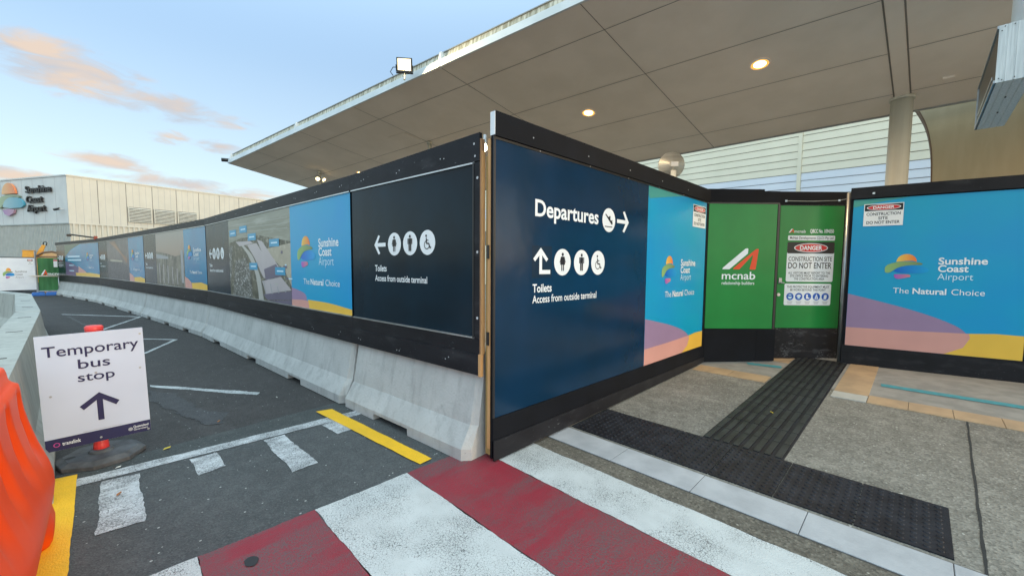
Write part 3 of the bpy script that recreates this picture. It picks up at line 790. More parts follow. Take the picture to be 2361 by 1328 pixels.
        pu = curve_pts([(P1, 1.19), (P1+.25*w, 1.13), (P1+.30*w, 1.02), (P1+.335*w, z0)])
        pn.flat([(P1, z0)]+pu[::-1], y2-.0006, 'purple')
        pn.flat([(P1, z0), (P1+.335*w, z0), (P1+.318*w, 1.04), (P1+.2*w, 1.045), (P1, 1.03)], y2-.0012, 'peach')
        pn.flat([(P1+.335*w, z0), (x1, z0), (x1, 1.015)]+curve_pts([(x1, 1.015), (P1+.66*w, 1.05), (P1+.312*w, 1.055)])[1:], y2-.0009, 'ylw')
        p = pn.build('graphic_panel', t)
        toilets_art(p, .33, (.585, .86, 1.15), .108, 1.69, Y, .215, .21, .95, .2)
        logo(p, 4.60, 5.15, 1.45, 1.85, y2-.002)
        airport_lettering(p, 5.235, .51, .335, .385, 1.705, 1.60, 1.49, .095, y2-.002); choice_lettering(p, (4.78, 4.955, 4.99, 5.345, 5.40, 5.755), 1.25, .07, y2-.002)
    else:
        D, P1 = ((1.31, 3.67), (1.55, 4.65), (1.54, 1.54))[i-2]
        y2 = Y-.002
        if i == 2:
            pn.rect(D, P1, z0, z1, Y, 'sunset'); pn.flat([(D, z0), (P1, z0), (P1, 1.72), (3.0, 1.66), (2.2, 1.74), (D, 1.80)], y2, 'crowd')
            pn.flat([(D, 1.74), (2.4, 1.66), (2.4, 1.60), (D, 1.62)], y2-.0005, 'inkgrey'); pn.rect(3.42, 3.60, 1.05, 1.80, y2-.001, 'inkgrey')
            for q in range(5): pn.rect(1.55+q*.38, 1.60+q*.38, z0+.05, 1.5-.03*q, y2-.001, 'aerroof')
        elif i == 3:
            pn.rect(D, P1, z0, z1, Y, 'timber'); pn.flat([(D, z0), (P1, z0), (P1, 1.35), (3.4, 1.62), (D, 1.55)], y2, 'seats')
            for q in range(3): pn.flat([(D+.45+q*.3, 2.20), (D+.62+q*.3, 2.22), (P1-.15, 1.62-.05*q), (P1-.3, 1.6-.05*q)], y2-.0006*q, 'tbeam')
            pn.flat([(2.0, 1.62), (3.8, 1.58), (3.8, 1.52), (2.0, 1.55)], y2-.003, 'aersand')
        pn.rect(P1, x1, z0, z1, Y, 'bluemix'); w = x1-P1
        if i == 4:
            pn.flat([(D, z0), (D+.42*w, z0), (D+.40*w, 1.3), (D+.2*w, 1.5), (D, 1.55)], y2, 'purp2')
            pn.flat([(D, z1), (D+.5*w, z1), (D+.2*w, 2.05), (D, 1.75)], y2, 'grn2')
            pn.flat([(D+.40*w, z0), (D+.72*w, z0), (D+.62*w, 1.15), (D+.42*w, 1.35)], y2-.0008, 'peach')
            for zz, ww in ((1.75, 1.9), (1.60, 2.1)): pn.rect(2.0, 2.0+ww, zz-.03, zz+.03, y2-.002, 'inkpale')
            for zz in (1.38, 1.15): pn.rect(2.15, 2.9, zz-.02, zz+.02, y2-.002, 'inkpale')
        else:
            pn.flat([(P1, z0), (P1+.34*w, z0), (P1+.3*w, 1.08), (P1+.15*w, 1.16), (P1, 1.2)], y2, 'peach')
        pn.flat([(P1+.34*w, z0), (x1, z0), (x1, 1.06), (P1+.75*w, 1.10), (P1+.32*w, 1.07)], y2-.0012, 'ylw')
        p = pn.build('graphic_panel', t)
        k = {2: .78, 3: .9, 4: .95}[i]
        toilets_art(p, .30*k, (.56*k, .84*k, 1.12*k), .112*k, 1.70, Y, .22*k, .22*k, .95*k, .22*k)
        lx = {2: 3.9, 3: 5.0, 4: 4.85}[i]
        logo(p, lx, lx+.36, 1.58, 1.90, y2-.003)
        airport_lettering(p, lx+.45, .52, .34, .38, 1.75, 1.66, 1.56, .08, y2-.003); choice_lettering(p, (lx+.15, lx+.28, lx+.31, lx+.62, lx+.66, lx+.95), 1.28, .06, y2-.003)

# ------------------------------------------------------------------ departures hoarding
t, L = wallthing('departures_hoarding', 'tall dark blue hoarding wall with the Departures arrow and toilets signs', 'hoarding', (2.022, 2.225), (6.215, 2.205))
mb = MB(); mb.prism([(0, 0, .03), (L, 0, .098), (L, 0, 2.60), (0, 0, 2.59)], (0, .02, 0), 'blackclean'); mb.build('backing_board', t)
mb = MB(); mb.box((-.004, -.030, 2.432), (L+.01, -.003, 2.605), 'blackclean'); screws(mb, [(.4+j*.75, 2.50) for j in range(5)], -.0315, .006); mb.build('header_board', t)
mb = MB(); mb.box((-.010, -.029, 2.436), (-.0045, .018, 2.60), 'ink'); mb.build('header_end_cap', t)
mb = MB(); mb.box((-.003, -.014, 2.413), (L, -.002, 2.431), 'blackmetal'); screws(mb, [(.5+j*.7, 2.421) for j in range(6)], -.0155, .006); mb.build('trim_channel', t)
mb = MB(); mb.box((0, -.016, .170), (L, -.001, .345), 'blackclean'); mb.build('skirting_board', t)
mb = MB(); mb.prism([(-.002, -.028, .020), (L, -.028, .092), (L, -.028, .176), (-.002, -.028, .176)], (0, .0115, 0), 'black'); mb.build('lower_board', t)
mb = MB(); mb.box((.0, -.012, .347), (.018, -.002, 2.412), 'blackmetal'); mb.build('edge_post', t); mb = MB(); mb.box((L-.075, -.014, .347), (L, -.002, 2.412), 'blackclean'); mb.build('edge_post', t)
mb = MB(); mb.box((.004, .0205, .05), (.048, .078, 2.30), 'stud'); mb.box((-.004, .021, .10), (.003, .05, 2.42), 'wood'); mb.build('timber_stud', t)
for zz in (.9, 1.55): mb = MB(); mb.box((-.012, .03, zz), (.003, .055, zz+.10), 'blackmetal'); mb.build('hinge_plate', t)
BX = 2.357
pn = MB(); pn.box((.019, -.010, .347), (BX, -.002, 2.412), 'navy'); p = pn.build('dark_sign_panel', t)
le = MB(); y = -.0115
le.text('Departures', .450, 1.360, 1.905, .128, y, 'ink', .022); le.build('lettering', p); le = MB()
le.text('Toilets', .428, .670, 1.283, .066, y, 'ink', .018); le.build('lettering', p); le = MB(); le.text('Access from outside terminal', .428, 1.350, 1.195, .062, y, 'ink', .010); le.build('lettering', p)
pc = MB(); pc.disc(1.545, 1.957, .117, y, 'ink')
y2 = y-.001
pc.flat([(1.475, 2.01), (1.49, 2.015), (1.615, 1.935), (1.605, 1.915), (1.59, 1.92)], y2, 'inkdark')
pc.flat([(1.52, 1.975), (1.555, 2.0), (1.572, 1.998), (1.565, 1.955)], y2-.0003, 'inkdark'); pc.flat([(1.575, 1.94), (1.60, 1.965), (1.607, 1.962), (1.60, 1.93)], y2-.0006, 'inkdark')
pc.rect(1.47, 1.61, 1.888, 1.897, y2, 'inkdark')
arrow(pc, 1.815, 1.962, .235, 0, y, 'ink', .16)
pc.build('departures_pictogram', p)
pc = MB(); pc.rect(.418, .668, 1.40, 1.665, y+.0008, m_vinyl('print_navy_patch', (.007, .024, .050), .22, (.0065, .022, .046), .06))
pc.rect(.508, .542, 1.432, 1.62, y, 'ink'); pc.rect(.542, .648, 1.432, 1.466, y-.0002, 'ink')
pc.flat([(.525, 1.650), (.525, 1.602), (.455, 1.535), (.432, 1.557)], y-.0004, 'ink'); pc.flat([(.525, 1.650), (.525, 1.602), (.595, 1.535), (.618, 1.557)], y-.0006, 'ink')
for i, x in enumerate((.815, 1.096, 1.368)):
    pc.disc(x, 1.533, .116, y, 'ink')
    if i < 2: person_icon(pc, x, 1.533, .157, i == 0, y2, 'inkdark')
    else: wheel_icon(pc, x, 1.533, .157, y2, 'inkdark')
pc.build('toilets_pictogram', p)
EX = L-.078
pn = MB(); pn.box((BX+.001, -.010, .347), (EX, -.002, 2.412), 'blue'); y = -.0115
pn.flat([(BX+.002, 2.31)] + curve_pts([(BX+.002, 2.27), (BX+.4, 2.33), (BX+.95, 2.41)])[1:] + [(BX+.002, 2.41)], y, 'bgreen')
dune_art(pn, BX+.002, EX, .348, .74*1.0, y)
p = pn.build('blue_sign_panel', t)
logo(p, 2.74, 3.17, 1.283, 1.636, y-.001)
airport_lettering(p, 3.29, .475, .30, .345, 1.515, 1.42, 1.325, .082, y-.001); choice_lettering(p, (2.85, 3.03, 3.07, 3.39, 3.44, 3.765), 1.12, .075, y-.001)
mb = MB(); danger_art(mb, 3.625, 4.075, 2.045, 2.345, y-.004); mb.build('danger_notice', t)

# ------------------------------------------------------------------ green hoarding panel, door, right hoarding
t, L = wallthing('green_hoarding', 'green hoarding panel with the orange and white chevron logo', 'hoarding', (6.222, 2.200), (6.972, 1.470))
mb = MB(); mb.box((.0, .0, .095), (L-.01, .02, 2.60), 'blackclean'); mb.build('backing_board', t)
mb = MB(); mb.box((-.02, -.022, 2.438), (L-.25, -.002, 2.622), 'blackclean'); mb.build('header_board', t)
mb = MB(); mb.box((.0, -.018, .092), (.775, -.002, .592), 'blackclean'); mb.box((.778, -.018, .092), (L+.01, -.002, .592), 'blackclean'); mb.build('skirting_board', t)
mb = MB(); mb.box((.002, -.010, 2.414), (L-.01, -.002, 2.436), 'blackmetal'); mb.box((L-.036, -.016, .594), (L-.004, -.002, 2.413), 'blackmetal'); mb.build('edge_channel', t)
pn = MB(); pn.box((.006, -.010, .598), (L-.04, -.002, 2.412), 'green'); p = pn.build('green_sign_panel', t)
y = -.0115; lg = MB()
lg.flat([(.232, 1.470), (.240, 1.492), (.560, 1.770), (.592, 1.776), (.602, 1.765), (.598, 1.700), (.345, 1.478), (.335, 1.470)], y, 'ink')
lg.flat([(.390, 1.470), (.400, 1.492), (.712, 1.762), (.745, 1.770), (.755, 1.758), (.722, 1.478), (.712, 1.468), (.640, 1.468), (.632, 1.478), (.676, 1.668), (.665, 1.675), (.490, 1.478), (.478, 1.470)], y-.0006, 'inkorange')
lg.build('chevron_logo', p)
le = MB(); le.text('mcnab', .228, .722, 1.324, .098*1.13, y, 'ink', .012); le.build('lettering', p); le = MB(); le.text('relationship builders', .232, .712, 1.247, .045, y, 'ink', .010); le.build('lettering', p)

t, L = wallthing('site_door', 'green site door with the large danger notice', 'door', (7.135, 1.5), (7.805, .827))
mb = MB(); mb.box((-.26, .012, 2.436), (L+.05, .035, 2.605), 'blackclean'); mb.box((-.20, -.005, 2.43), (L+.04, .011, 2.622), 'blackclean'); mb.build('door_head', t)
mb = MB(); mb.box((-.30, .022, .10), (-.012, .05, 2.43), 'blackclean'); mb.box((L+.004, .005, .10), (L+.08, .05, 2.43), 'blackclean'); mb.build('door_frame', t)
mb = MB(); mb.box((-.05, .0, .125), (L, .02, 2.428), 'blackclean'); mb.build('door_leaf', t)
mb = MB(); mb.box((-.05, -.012, .125), (L, -.001, .588), 'blackscuff'); mb.build('kick_board', t)
pn = MB(); pn.box((.0, -.012, .592), (L-.004, -.001, 2.415), 'green'); p = pn.build('green_sign_panel', t); y = -.0135
nb = MB()
nb.flat([(.130, 2.018), (.172, 2.075), (.190, 2.075), (.150, 2.018)], y, 'ink'); nb.flat([(.150, 2.018), (.200, 2.075), (.208, 2.018), (.194, 2.018), (.190, 2.05), (.166, 2.018)], y-.0004, 'inkorange')
nb.text('mcnab', .216, .384, 2.018, .042, y, 'ink', .012); nb.build('builder_lettering', p); nb = MB(); nb.text('QBCC No. 1094350', .450, .803, 2.018, .052, y, 'ink', .03); nb.build('licence_lettering', p); nb = MB()
nb.rrect(.126, .826, 1.905, 1.978, .015, y, 'ink'); nb.text('McNab Developments (QLD) Pty Ltd', .155, .80, 1.925, .036, y-.001, 'inkdark', .006)
nb.build('builder_lettering', p)
nb = MB()
nb.rrect(.124, .826, 1.290, 1.880, .022, y, 'ink'); nb.rrect(.124, .826, 1.712, 1.880, .02, y-.0008, 'inkdark')
nb.disc(.476, 1.795, .252, y-.0016, 'ink', .068); nb.disc(.476, 1.795, .238, y-.0022, 'inkred', .058); nb.text('DANGER', .310, .642, 1.765, .060, y-.003, 'ink', .03)
nb.text('CONSTRUCTION SITE', .150, .798, 1.600, .062, y-.001, 'inkdark', .008); nb.text('DO NOT ENTER', .150, .795, 1.490, .085, y-.001, 'inkdark', .010)
for j, (s_, a_, b_) in enumerate((('ALL VISITORS MUST REPORT TO THE', .155, .782), ('SITE OFFICE PRIOR TO ENTERING', .185, .755), ('THE CONSTRUCTION AREA', .245, .70))):
    nb.text(s_, a_, b_, 1.406-j*.045, .033, y-.001, 'inkdark', .006)
nb.build('danger_notice', p)
nb = MB(); nb.rrect(.112, .812, .936, 1.262, .022, y, 'ink')
nb.text('THIS PROTECTIVE EQUIPMENT MUST', .148, .782, 1.197, .032, y-.001, 'inkdark', .006); nb.text('BE WORN BEYOND THIS POINT', .20, .732, 1.152, .032, y-.001, 'inkdark', .006)
for j in range(5):
    x = .200+j*.1325; nb.disc(x, 1.067, .055, y-.001, 'inkblue')
    yy = y-.0016
    if j == 0: nb.disc(x, 1.067, .03, yy, 'inkpale', .034, 16); nb.rect(x-.032, x+.032, 1.066, 1.084, yy-.0004, 'inkblue')
    elif j == 1: nb.flat([(x-.034, 1.066), (x-.03, 1.085), (x, 1.10), (x+.03, 1.085), (x+.034, 1.066)], yy, 'ink'); nb.disc(x, 1.052, .02, yy-.0003, 'inkpale', .018, 14)
    elif j == 2: nb.flat([(x-.022, 1.10), (x+.004, 1.10), (x+.004, 1.058), (x+.03, 1.046), (x+.03, 1.034), (x-.022, 1.034)], yy, 'ink')
    elif j == 3: nb.disc(x, 1.094, .010, yy, 'ink', n=10); nb.flat([(x-.026, 1.03), (x+.026, 1.03), (x+.014, 1.08), (x-.014, 1.08)], yy, 'ink'); nb.flat([(x-.008, 1.04), (x+.008, 1.04), (x, 1.07)], yy-.0004, 'inkblue')
    else: nb.flat([(x-.024, 1.03), (x+.014, 1.03), (x+.024, 1.07), (x+.012, 1.102), (x-.002, 1.09), (x-.018, 1.095)], yy, 'ink')
    for q in range(3): nb.rect(x-.042+.006*q, x+.042-.006*q, .990-q*.016, .996-q*.016, y-.001, 'inkgrey')
nb.build('equipment_notice', p)
mb = MB(); mb.box((.012, -.03, 1.262), (.058, -.012, 1.345), 'steel'); mb.tube([(.035, -.03, 1.275), (.035, -.055, 1.275), (.075, -.06, 1.272)], .009, 'steel'); mb.build('door_handle', t, bev=.004)
mb = MB(); mb.tube([(.022, -.013, 1.095), (.022, -.028, 1.095)], .024, 'silver', 18); mb.build('door_lock', t)

t = thing('steel_post', 'grey steel post standing between the green door and right blue panel', 'post', (7.535, .755, .104))
mb = MB(); mb.tube([(0, 0, 0), (0, 0, 2.46)], .026, 'steel', 14); mb.build('pole', t, smooth=True)
mb = MB(); mb.box((-.09, -.06, 0), (.09, .06, .010), 'steel'); mb.build('foot_plate', t)

t, L = wallthing('right_hoarding', 'black framed hoarding at the right with the large blue airport logo', 'hoarding', (7.5, .72), (7.78, -.93))
E2 = 3.9
mb = MB(); mb.box((-.012, 0, .122), (E2, .02, 2.60), 'blackclean'); mb.build('backing_board', t)
mb = MB(); mb.box((-.012, -.024, 2.466), (E2, -.002, 2.618), 'black'); mb.build('header_board', t)
mb = MB(); mb.box((-.012, -.018, .122), (E2, -.002, .392), 'black'); mb.build('skirting_board', t)
mb = MB(); mb.box((-.012, -.014, .394), (.020, -.002, 2.464), 'blackclean'); mb.build('upright', t); mb = MB(); mb.box((1.688, -.014, .394), (1.75, -.002, 2.464), 'blackclean'); mb.build('upright', t); mb = MB(); mb.box((3.44, -.014, .394), (3.5, -.002, 2.464), 'blackclean'); mb.build('upright', t)
pn = MB(); pn.box((.022, -.010, .396), (1.686, -.002, 2.450), 'blue'); y = -.0115
pn.flat([(.023, 2.35)] + curve_pts([(.023, 2.345), (.28, 2.40), (.60, 2.449)])[1:] + [(.023, 2.449)], y, 'bgreen')
dune_art(pn, .023, 1.685, .397, 1.0, y)
p = pn.build('blue_sign_panel', t)
logo(p, .392, .828, 1.352, 1.692, y-.001)
airport_lettering(p, .908, .43, .272, .318, 1.556, 1.460, 1.356, .083, y-.001); choice_lettering(p, (.493, .650, .685, 1.000, 1.045, 1.335), 1.165, .073, y-.001)
pn = MB(); pn.box((1.752, -.010, .396), (3.438, -.002, 2.450), 'blue'); pn.build('blue_sign_panel', t)
mb = MB(); danger_art(mb, .138, .542, 2.080, 2.382, y-.004); mb.build('danger_notice', t)
# stay wire from the door head to the right hoarding
t = thing('stay_wire', 'thin steel stay wire stretched above the green door', 'wire', (7.05, 1.42, 2.47))
mb = MB()
a, b, c = Vector((.03, .0, .0)), Vector((.56, -.55, .01)), Vector((.46, -.93, .055))
mb.tube([a, a.lerp(b, .5)+Vector((0, 0, -.008)), b, c], .0045, 'steel', 6); mb.build('cable', t)
for q in (a, b, c): mb = MB(); mb.box(q-Vector((.012, .012, .012)), q+Vector((.012, .012, .012)), 'silver'); mb.build('clamp', t)

# ------------------------------------------------------------------ canopy
def dv(a, s): a, s = R(a), R(s); return Vector((math.cos(s)*math.cos(a), math.cos(s)*math.sin(a), math.sin(s)))
CP, CU, CV = Vector((8.794, .321, 4.106)), dv(98.8, -2.1), dv(-1.2, -10.6)
CN = CU.cross(CV).normalized()
if CN.z < 0: CN = -CN
def cp(u, v, n=0.): return CP + CU*u + CV*v + CN*n
canopy = thing('terminal_canopy', 'large white canopy roof with panelled soffit over the footpath', 'canopy', (8.794, .321, .1))
def cbuild(mb, name, **k):
    o = mb.build(name, canopy, **k); o.location = -canopy.location; return o
UA, UB, VA, VB = -7.0, 13.86, -4.13, .46
def cslab(mb, u0, u1, v0, v1, n0, n1, k):
    P = [cp(u0, v0, n0), cp(u1, v0, n0), cp(u1, v1, n0), cp(u0, v1, n0)]
    mb.prism(P, CN*(n1-n0), k)
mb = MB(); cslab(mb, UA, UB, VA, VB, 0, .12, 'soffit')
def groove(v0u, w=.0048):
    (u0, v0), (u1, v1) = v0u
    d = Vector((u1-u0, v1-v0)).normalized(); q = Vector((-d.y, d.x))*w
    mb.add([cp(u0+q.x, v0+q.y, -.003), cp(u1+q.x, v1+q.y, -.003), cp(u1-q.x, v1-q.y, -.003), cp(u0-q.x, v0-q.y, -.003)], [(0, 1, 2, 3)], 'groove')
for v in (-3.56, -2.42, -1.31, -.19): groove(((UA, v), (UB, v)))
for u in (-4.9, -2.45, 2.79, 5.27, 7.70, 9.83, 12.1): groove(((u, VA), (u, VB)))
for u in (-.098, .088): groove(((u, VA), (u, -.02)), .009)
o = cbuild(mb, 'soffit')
mb = MB(); cslab(mb, UA, UB, VA-.01, VA+.02, -.012, .115, 'fascia'); cslab(mb, UB-.002, UB+.02, VA-.01, VB, -.008, .125, 'fascia'); cbuild(mb, 'fascia')
mb = MB(); cslab(mb, UA, UB, VA+.045, VA+.09, .118, .255, 'gutter'); cslab(mb, UA, UB, VA+.0, VA+.045, .118, .124, 'gutter'); cbuild(mb, 'gutter')
mb = MB(); cslab(mb, UA, UB+.03, VA+.030, VB+.08, .256, .272, 'roofmetal'); cslab(mb, UA, UB, VA+.2, VB-.1, .1205, .2555, 'roofmetal'); cbuild(mb, 'roof_sheet')
for u in (-2.45, 5.27, 10.0, 13.75):
    mb = MB(); cslab(mb, u-.022, u+.022, VA-.016, VA+.044, -.012, .245, 'fascia'); cbuild(mb, 'gutter_bracket')
mb = MB(); cslab(mb, -.085, .075, VA+.02, -.02, -.022, -.0005, 'soffit'); cbuild(mb, 'cover_strip')
mb = MB(); cslab(mb, UA, UB, VB, VB+.03, -.02, .118, 'roofmetal'); cbuild(mb, 'rear_edge_trim')
mb = MB(); a = cp(0, 0); mb.tube([(a.x, a.y, .1), (a.x, a.y, a.z+.02)], .132, 'postcream', 32); mb.tube([(a.x, a.y, a.z-.03), (a.x, a.y, a.z+.02)], .15, 'postcream', 32); cbuild(mb, 'column', smooth=False)
for p_ in canopy.children:
    if p_.name.startswith('column'):
        for f in p_.data.polygons: f.use_smooth = len(f.vertices) == 4
for u, v in ((7.67, -2.37), (12.02, -2.55)):
    a = cp(u, v); mb = MB(); mb.tube([(a.x, a.y, .1), (a.x, a.y, a.z)], .042, 'postcream', 14); mb.tube([(a.x, a.y, a.z-.05), (a.x, a.y, a.z)], .06, 'postcream', 14); cbuild(mb, 'slim_post', smooth=True)
mb = MB(); P = [cp(7.75, -2.95, -.004), cp(8.3, -2.95, -.004), cp(8.3, -2.45, -.004), cp(7.75, -2.45, -.004)]
mb.prism(P, CN*-.006, 'soffit'); cbuild(mb, 'access_hatch')
mb = MB(); mb.prism([cp(-.55, -.39, -.001), cp(-.43, -.39, -.001), cp(-.43, -.30, -.001), cp(-.55, -.30, -.001)], CN*-.03, 'soffit'); cbuild(mb, 'detector_box')
glow = EM('lamp_glow', (1.0, .74, .34), 2.6)
rimglow = EM('lamp_rim_glow', (1.0, .50, .10), .26)
def spot(loc, power, size, blend, d, col=(1, .74, .42), r=.05):
    l = bpy.data.lights.new('downlight_lamp', 'SPOT'); l.energy = power; l.spot_size = R(size); l.spot_blend = blend; l.color = col; l.shadow_soft_size = r
    o = bpy.data.objects.new('downlight_lamp', l); COL.objects.link(o); o.location = loc
    o.rotation_euler = (-Vector(d)).to_track_quat('Z', 'Y').to_euler(); return o
for u, v in ((1.42, -1.867), (4.105, -1.837), (11.0, -1.95), (7.3, -1.85), (-2.6, -1.87)):
    mb = MB()
    N = 28; ring_ = [(math.cos(2*math.pi*i/N), math.sin(2*math.pi*i/N)) for i in range(N)]
    V2 = CN.cross(CU).normalized()
    mb.add([cp(u, v, -.008)+(CU*c+V2*s)*.088 for c, s in ring_], [tuple(range(N))], glow)
    mb.add([cp(u, v, -.0085)+(CU*c+V2*s)*.112 for c, s in ring_]+[cp(u, v, -.0086)+(CU*c+V2*s)*.080 for c, s in ring_], [(i, (i+1) % N, N+(i+1) % N, N+i) for i in range(N)], rimglow)
    mb.add([cp(u, v, -.001)+(CU*c+V2*s)*.13 for c, s in ring_]+[cp(u, v, -.012)+(CU*c+V2*s)*.113 for c, s in ring_], [(i, (i+1) % N, N+(i+1) % N, N+i) for i in range(N)], 'fascia')
    cbuild(mb, 'downlight')
    o = spot(cp(u, v, -.06), 60, 160, .9, (0, 0, -1), (1, .70, .38)); o.parent = canopy; o.location = cp(u, v, -.06)-canopy.location
# twin spotlights on the far slim post
t = thing('twin_spotlight', 'pair of small lit spotlights on the far slim canopy post', 'light', (4.43, 12.22, 3.9))
for dx in (-.075, .085):
    mb = MB(); mb.tube([(dx*.3, -.05, .05), (dx, -.10, .0)], [.03, .06], 'fascia', 14); mb.build('lamp_housing', t, smooth=True)
    mb = MB(); mb.tube([(dx, -.10, -.003), (dx*1.05, -.105, -.010)], .055, glow, 14); mb.build('lamp_lens', t)
t = thing('bulb_light', 'small lit bulb hanging behind the gap between the two hoardings', 'light', (2.15, 2.46, 2.42))
mb = MB(); mb.tube([(0, 0, .03), (0, 0, .10)], .012, 'ink', 10); mb.build('holder', t)
mb = MB(); mb.tube([(0, 0, .028), (0, 0, .02), (0, 0, .0), (0, 0, -.02), (0, 0, -.027)], [.008, .014, .018, .014, .004], EM('bulb_glow', (1, .78, .5), 7), 12); mb.build('bulb', t, smooth=True)

# floodlight on the gutter edge
t = thing('floodlight', 'lit square floodlight on a bracket above the canopy gutter', 'floodlight', (3.60, 6.12, 4.60))
vd = Vector((-3.6, -6.12, -2.2)).normalized(); fr = Vector((-.60, -.78, -.12)).normalized()
rx = fr.cross(Vector((0, 0, 1))).normalized(); uz = rx.cross(fr)
def q3(a, b, c): return tuple(rx*a*.86 + uz*b*.94 + fr*c + Vector((0, 0, .155)))
mb = MB(); mb.prism([q3(-.145, -.115, 0), q3(.145, -.115, 0), q3(.145, .115, 0), q3(-.145, .115, 0)], fr*-.05, 'blackmetal')
mb.prism([q3(-.11, -.085, -.05), q3(.11, -.085, -.05), q3(.11, .085, -.05), q3(-.11, .085, -.05)], fr*-.03, 'blackmetal'); mb.build('housing', t)
mb = MB(); mb.prism([q3(-.120, -.090, .001), q3(.120, -.090, .001), q3(.120, .095, .001), q3(-.120, .095, .001)], fr*.006, EM('flood_glow', (1.0, .82, .50), .50)); mb.build('lens', t)
mb = MB(); mb.tube([q3(-.155, 0, -.02), q3(-.155, -.13, -.02), q3(.155, -.13, -.02), q3(.155, 0, -.02)], .010, 'blackmetal', 8); mb.tube([q3(0, -.13, -.02), (0, 0, -.08)], .014, 'blackmetal', 8)
mb.build('bracket', t)
mb = MB(); mb.tube([q3(.10, -.02, -.07), q3(.22, -.03, -.06), q3(.27, -.11, -.05), q3(.22, -.17, -.04)], .007, 'blackmetal', 6); mb.build('cable', t)
o = spot((3.60, 6.12, 4.75), 30, 120, .6, fr+Vector((.25, -.2, -.75)), (1, .80, .42), .1); o.data.energy = 70; o.data.spot_size = R(165); o.name = 'floodlight_lamp'; o.parent = t; o.location = Vector(q3(0, 0, .06))
# little camera at the far tip of the canopy
t = thing('security_camera', 'small dark security camera on the far tip of the canopy', 'camera', tuple(cp(13.95, -4.16, .10)))
mb = MB(); mb.tube([(.1, -.02, .0), (-.12, -.02, -.02)], .05, 'blackmetal', 12); mb.build('camera_body', t, smooth=True)
mb = MB(); mb.tube([(.06, .0, .0), (.12, -.05, .02)], .02, 'fascia', 8); mb.build('mount', t)

# hanging lightbox sign
t = thing('hanging_sign_box', 'weathered metal sign box hanging on a pole at the upper right', 'sign', (5.16, -.355, 3.0))
mb = MB(); Lx, Wy, Hz = 1.58, .20, .445
def corr(mb, p0, du, dvv, nrm, n, k, amp=.004):
    """ribbed sheet: n ribs along du"""
    p0, du, dvv, nrm = map(Vector, (p0, du, dvv, nrm)); v = []
    T = []
    for i in range(n): T += [(i/n, 0), ((i+.80)/n, 0), ((i+.86)/n, -amp), ((i+.94)/n, -amp)]
    T.append((1, 0))
    for s_, a_ in T: q = p0+du*s_+nrm*a_; v += [q, q+dvv]
    mb.add(v, [(2*i, 2*i+2, 2*i+3, 2*i+1) for i in range(len(T)-1)], k)
corr(mb, (0, 0, 0), (0, -Wy, 0), (0, 0, Hz), (-1, 0, 0), 4, 'sheet'); corr(mb, (0, 0, 0), (0, -Wy, 0), (Lx, 0, 0), (0, 0, -1), 4, 'sheet')
mb.box((.006, -Wy+.006, .006), (Lx, -.008, Hz), 'sheet')
for a_, b_ in ((.02, .035), (.02, .16), (.18, .02), (.06, .405)): pass
mb.build('casing', t)
mb = MB()
for yy, zz in ((-.018, .03), (-.015, .40), (-.035, .016), (-.10, .02), (-.19, .02), (-.03, .43), (-.08, .43), (-.16, .43)): mb.box((-.006, yy-.003, zz-.003), (-.001, yy+.003, zz+.003), 'joint')
for xx, yy in ((.45, -.10), (.95, -.10)): mb.box((xx, yy-.005, -.006), (xx+.03, yy+.005, -.001), 'joint')
mb.build('rivets', t)
mb = MB(); mb.box((.008, -.007, .012), (Lx-.01, -.001, Hz-.012), 'lightface'); mb.build('sign_face', t)
mb = MB()
for z0_, z1_ in ((.0, .022), (Hz-.022, Hz)): mb.box((.001, -.0065, z0_), (Lx, .010, z1_), 'steel')
mb.box((Lx-.03, -.006, .02), (Lx, .010, Hz-.02), 'steel'); mb.box((.25, -.0005, .10), (1.4, .004, .125), 'silver'); mb.build('face_frame', t)
mb = MB(); mb.tube([(.20, -.115, Hz), (.20, -.115, 1.65)], .042, 'fascia', 18); mb.build('hanging_pole', t, smooth=True)

# ------------------------------------------------------------------ terminal behind
az_ = R(79.); du = Vector((math.cos(az_), math.sin(az_)))
p_right = Vector((13.25, 1.6))-du*4.8
p_left = p_right+du*26
t, L = wallthing('terminal_building', 'cream clad terminal wall with a louvre band coloured like reflected sky behind the canopy', 'building', tuple(p_left), tuple(p_right))
XR = L-4.8-.84     # local x of the vertical downpipe
def sl(x): return .052*(XR-x)      # courses fall gently to the right
mb = MB()
zb = [0.1, 2.7, 3.44]+[3.44+.198*i for i in range(1, 17)]
for i in range(1, len(zb)-1):
    z0, z1 = zb[i], zb[i+1]
    k = 'paleblue' if 3.42 < z0 < 3.98 else 'cream'
    for x0, x1 in ((0, XR-.05), (XR+.05, L)):
        v = []
        for yy, dz in ((-.012, .006), (.0, 0.)):
            pass
        P = [(x0, -.016, z0+sl(x0)+.012), (x1, -.016, z0+sl(x1)+.012), (x1, -.004, z1+sl(x1)), (x0, -.004, z1+sl(x0))]
        Q = [(a_, .02, c_) for a_, b_, c_ in P]
        mb.add(P+Q, [(0, 1, 2, 3), (0, 4, 5, 1), (3, 2, 6, 7), (0, 3, 7, 4), (1, 5, 6, 2)], k)
mb.build('cladding', t)
mb = MB(); mb.box((0, .021, .1), (L, .5, 7.6), 'groove'); mb.box((0, .0, .1), (L, .02, 2.72), 'cream'); mb.build('wall_core', t)
mb = MB(); mb.box((XR-.045, -.04, .1), (XR+.045, -.0, 6.6), 'cream'); mb.build('cover_post', t)
t = thing('tan_bulkhead', 'tan rendered wall with a curved rusty edge behind the right hoarding', 'wall', (9.9, -.07, .1))
pr = [(.075, 0), (.003, 2.9), (.03, 3.36), (.099, 3.752), (.215, 4.066), (.42, 4.45), (.62, 4.75)]
cv = curve_pts(pr[1:], 6); P = [(0, a_*1., b_) for a_, b_ in [(.003, 0)]+cv]
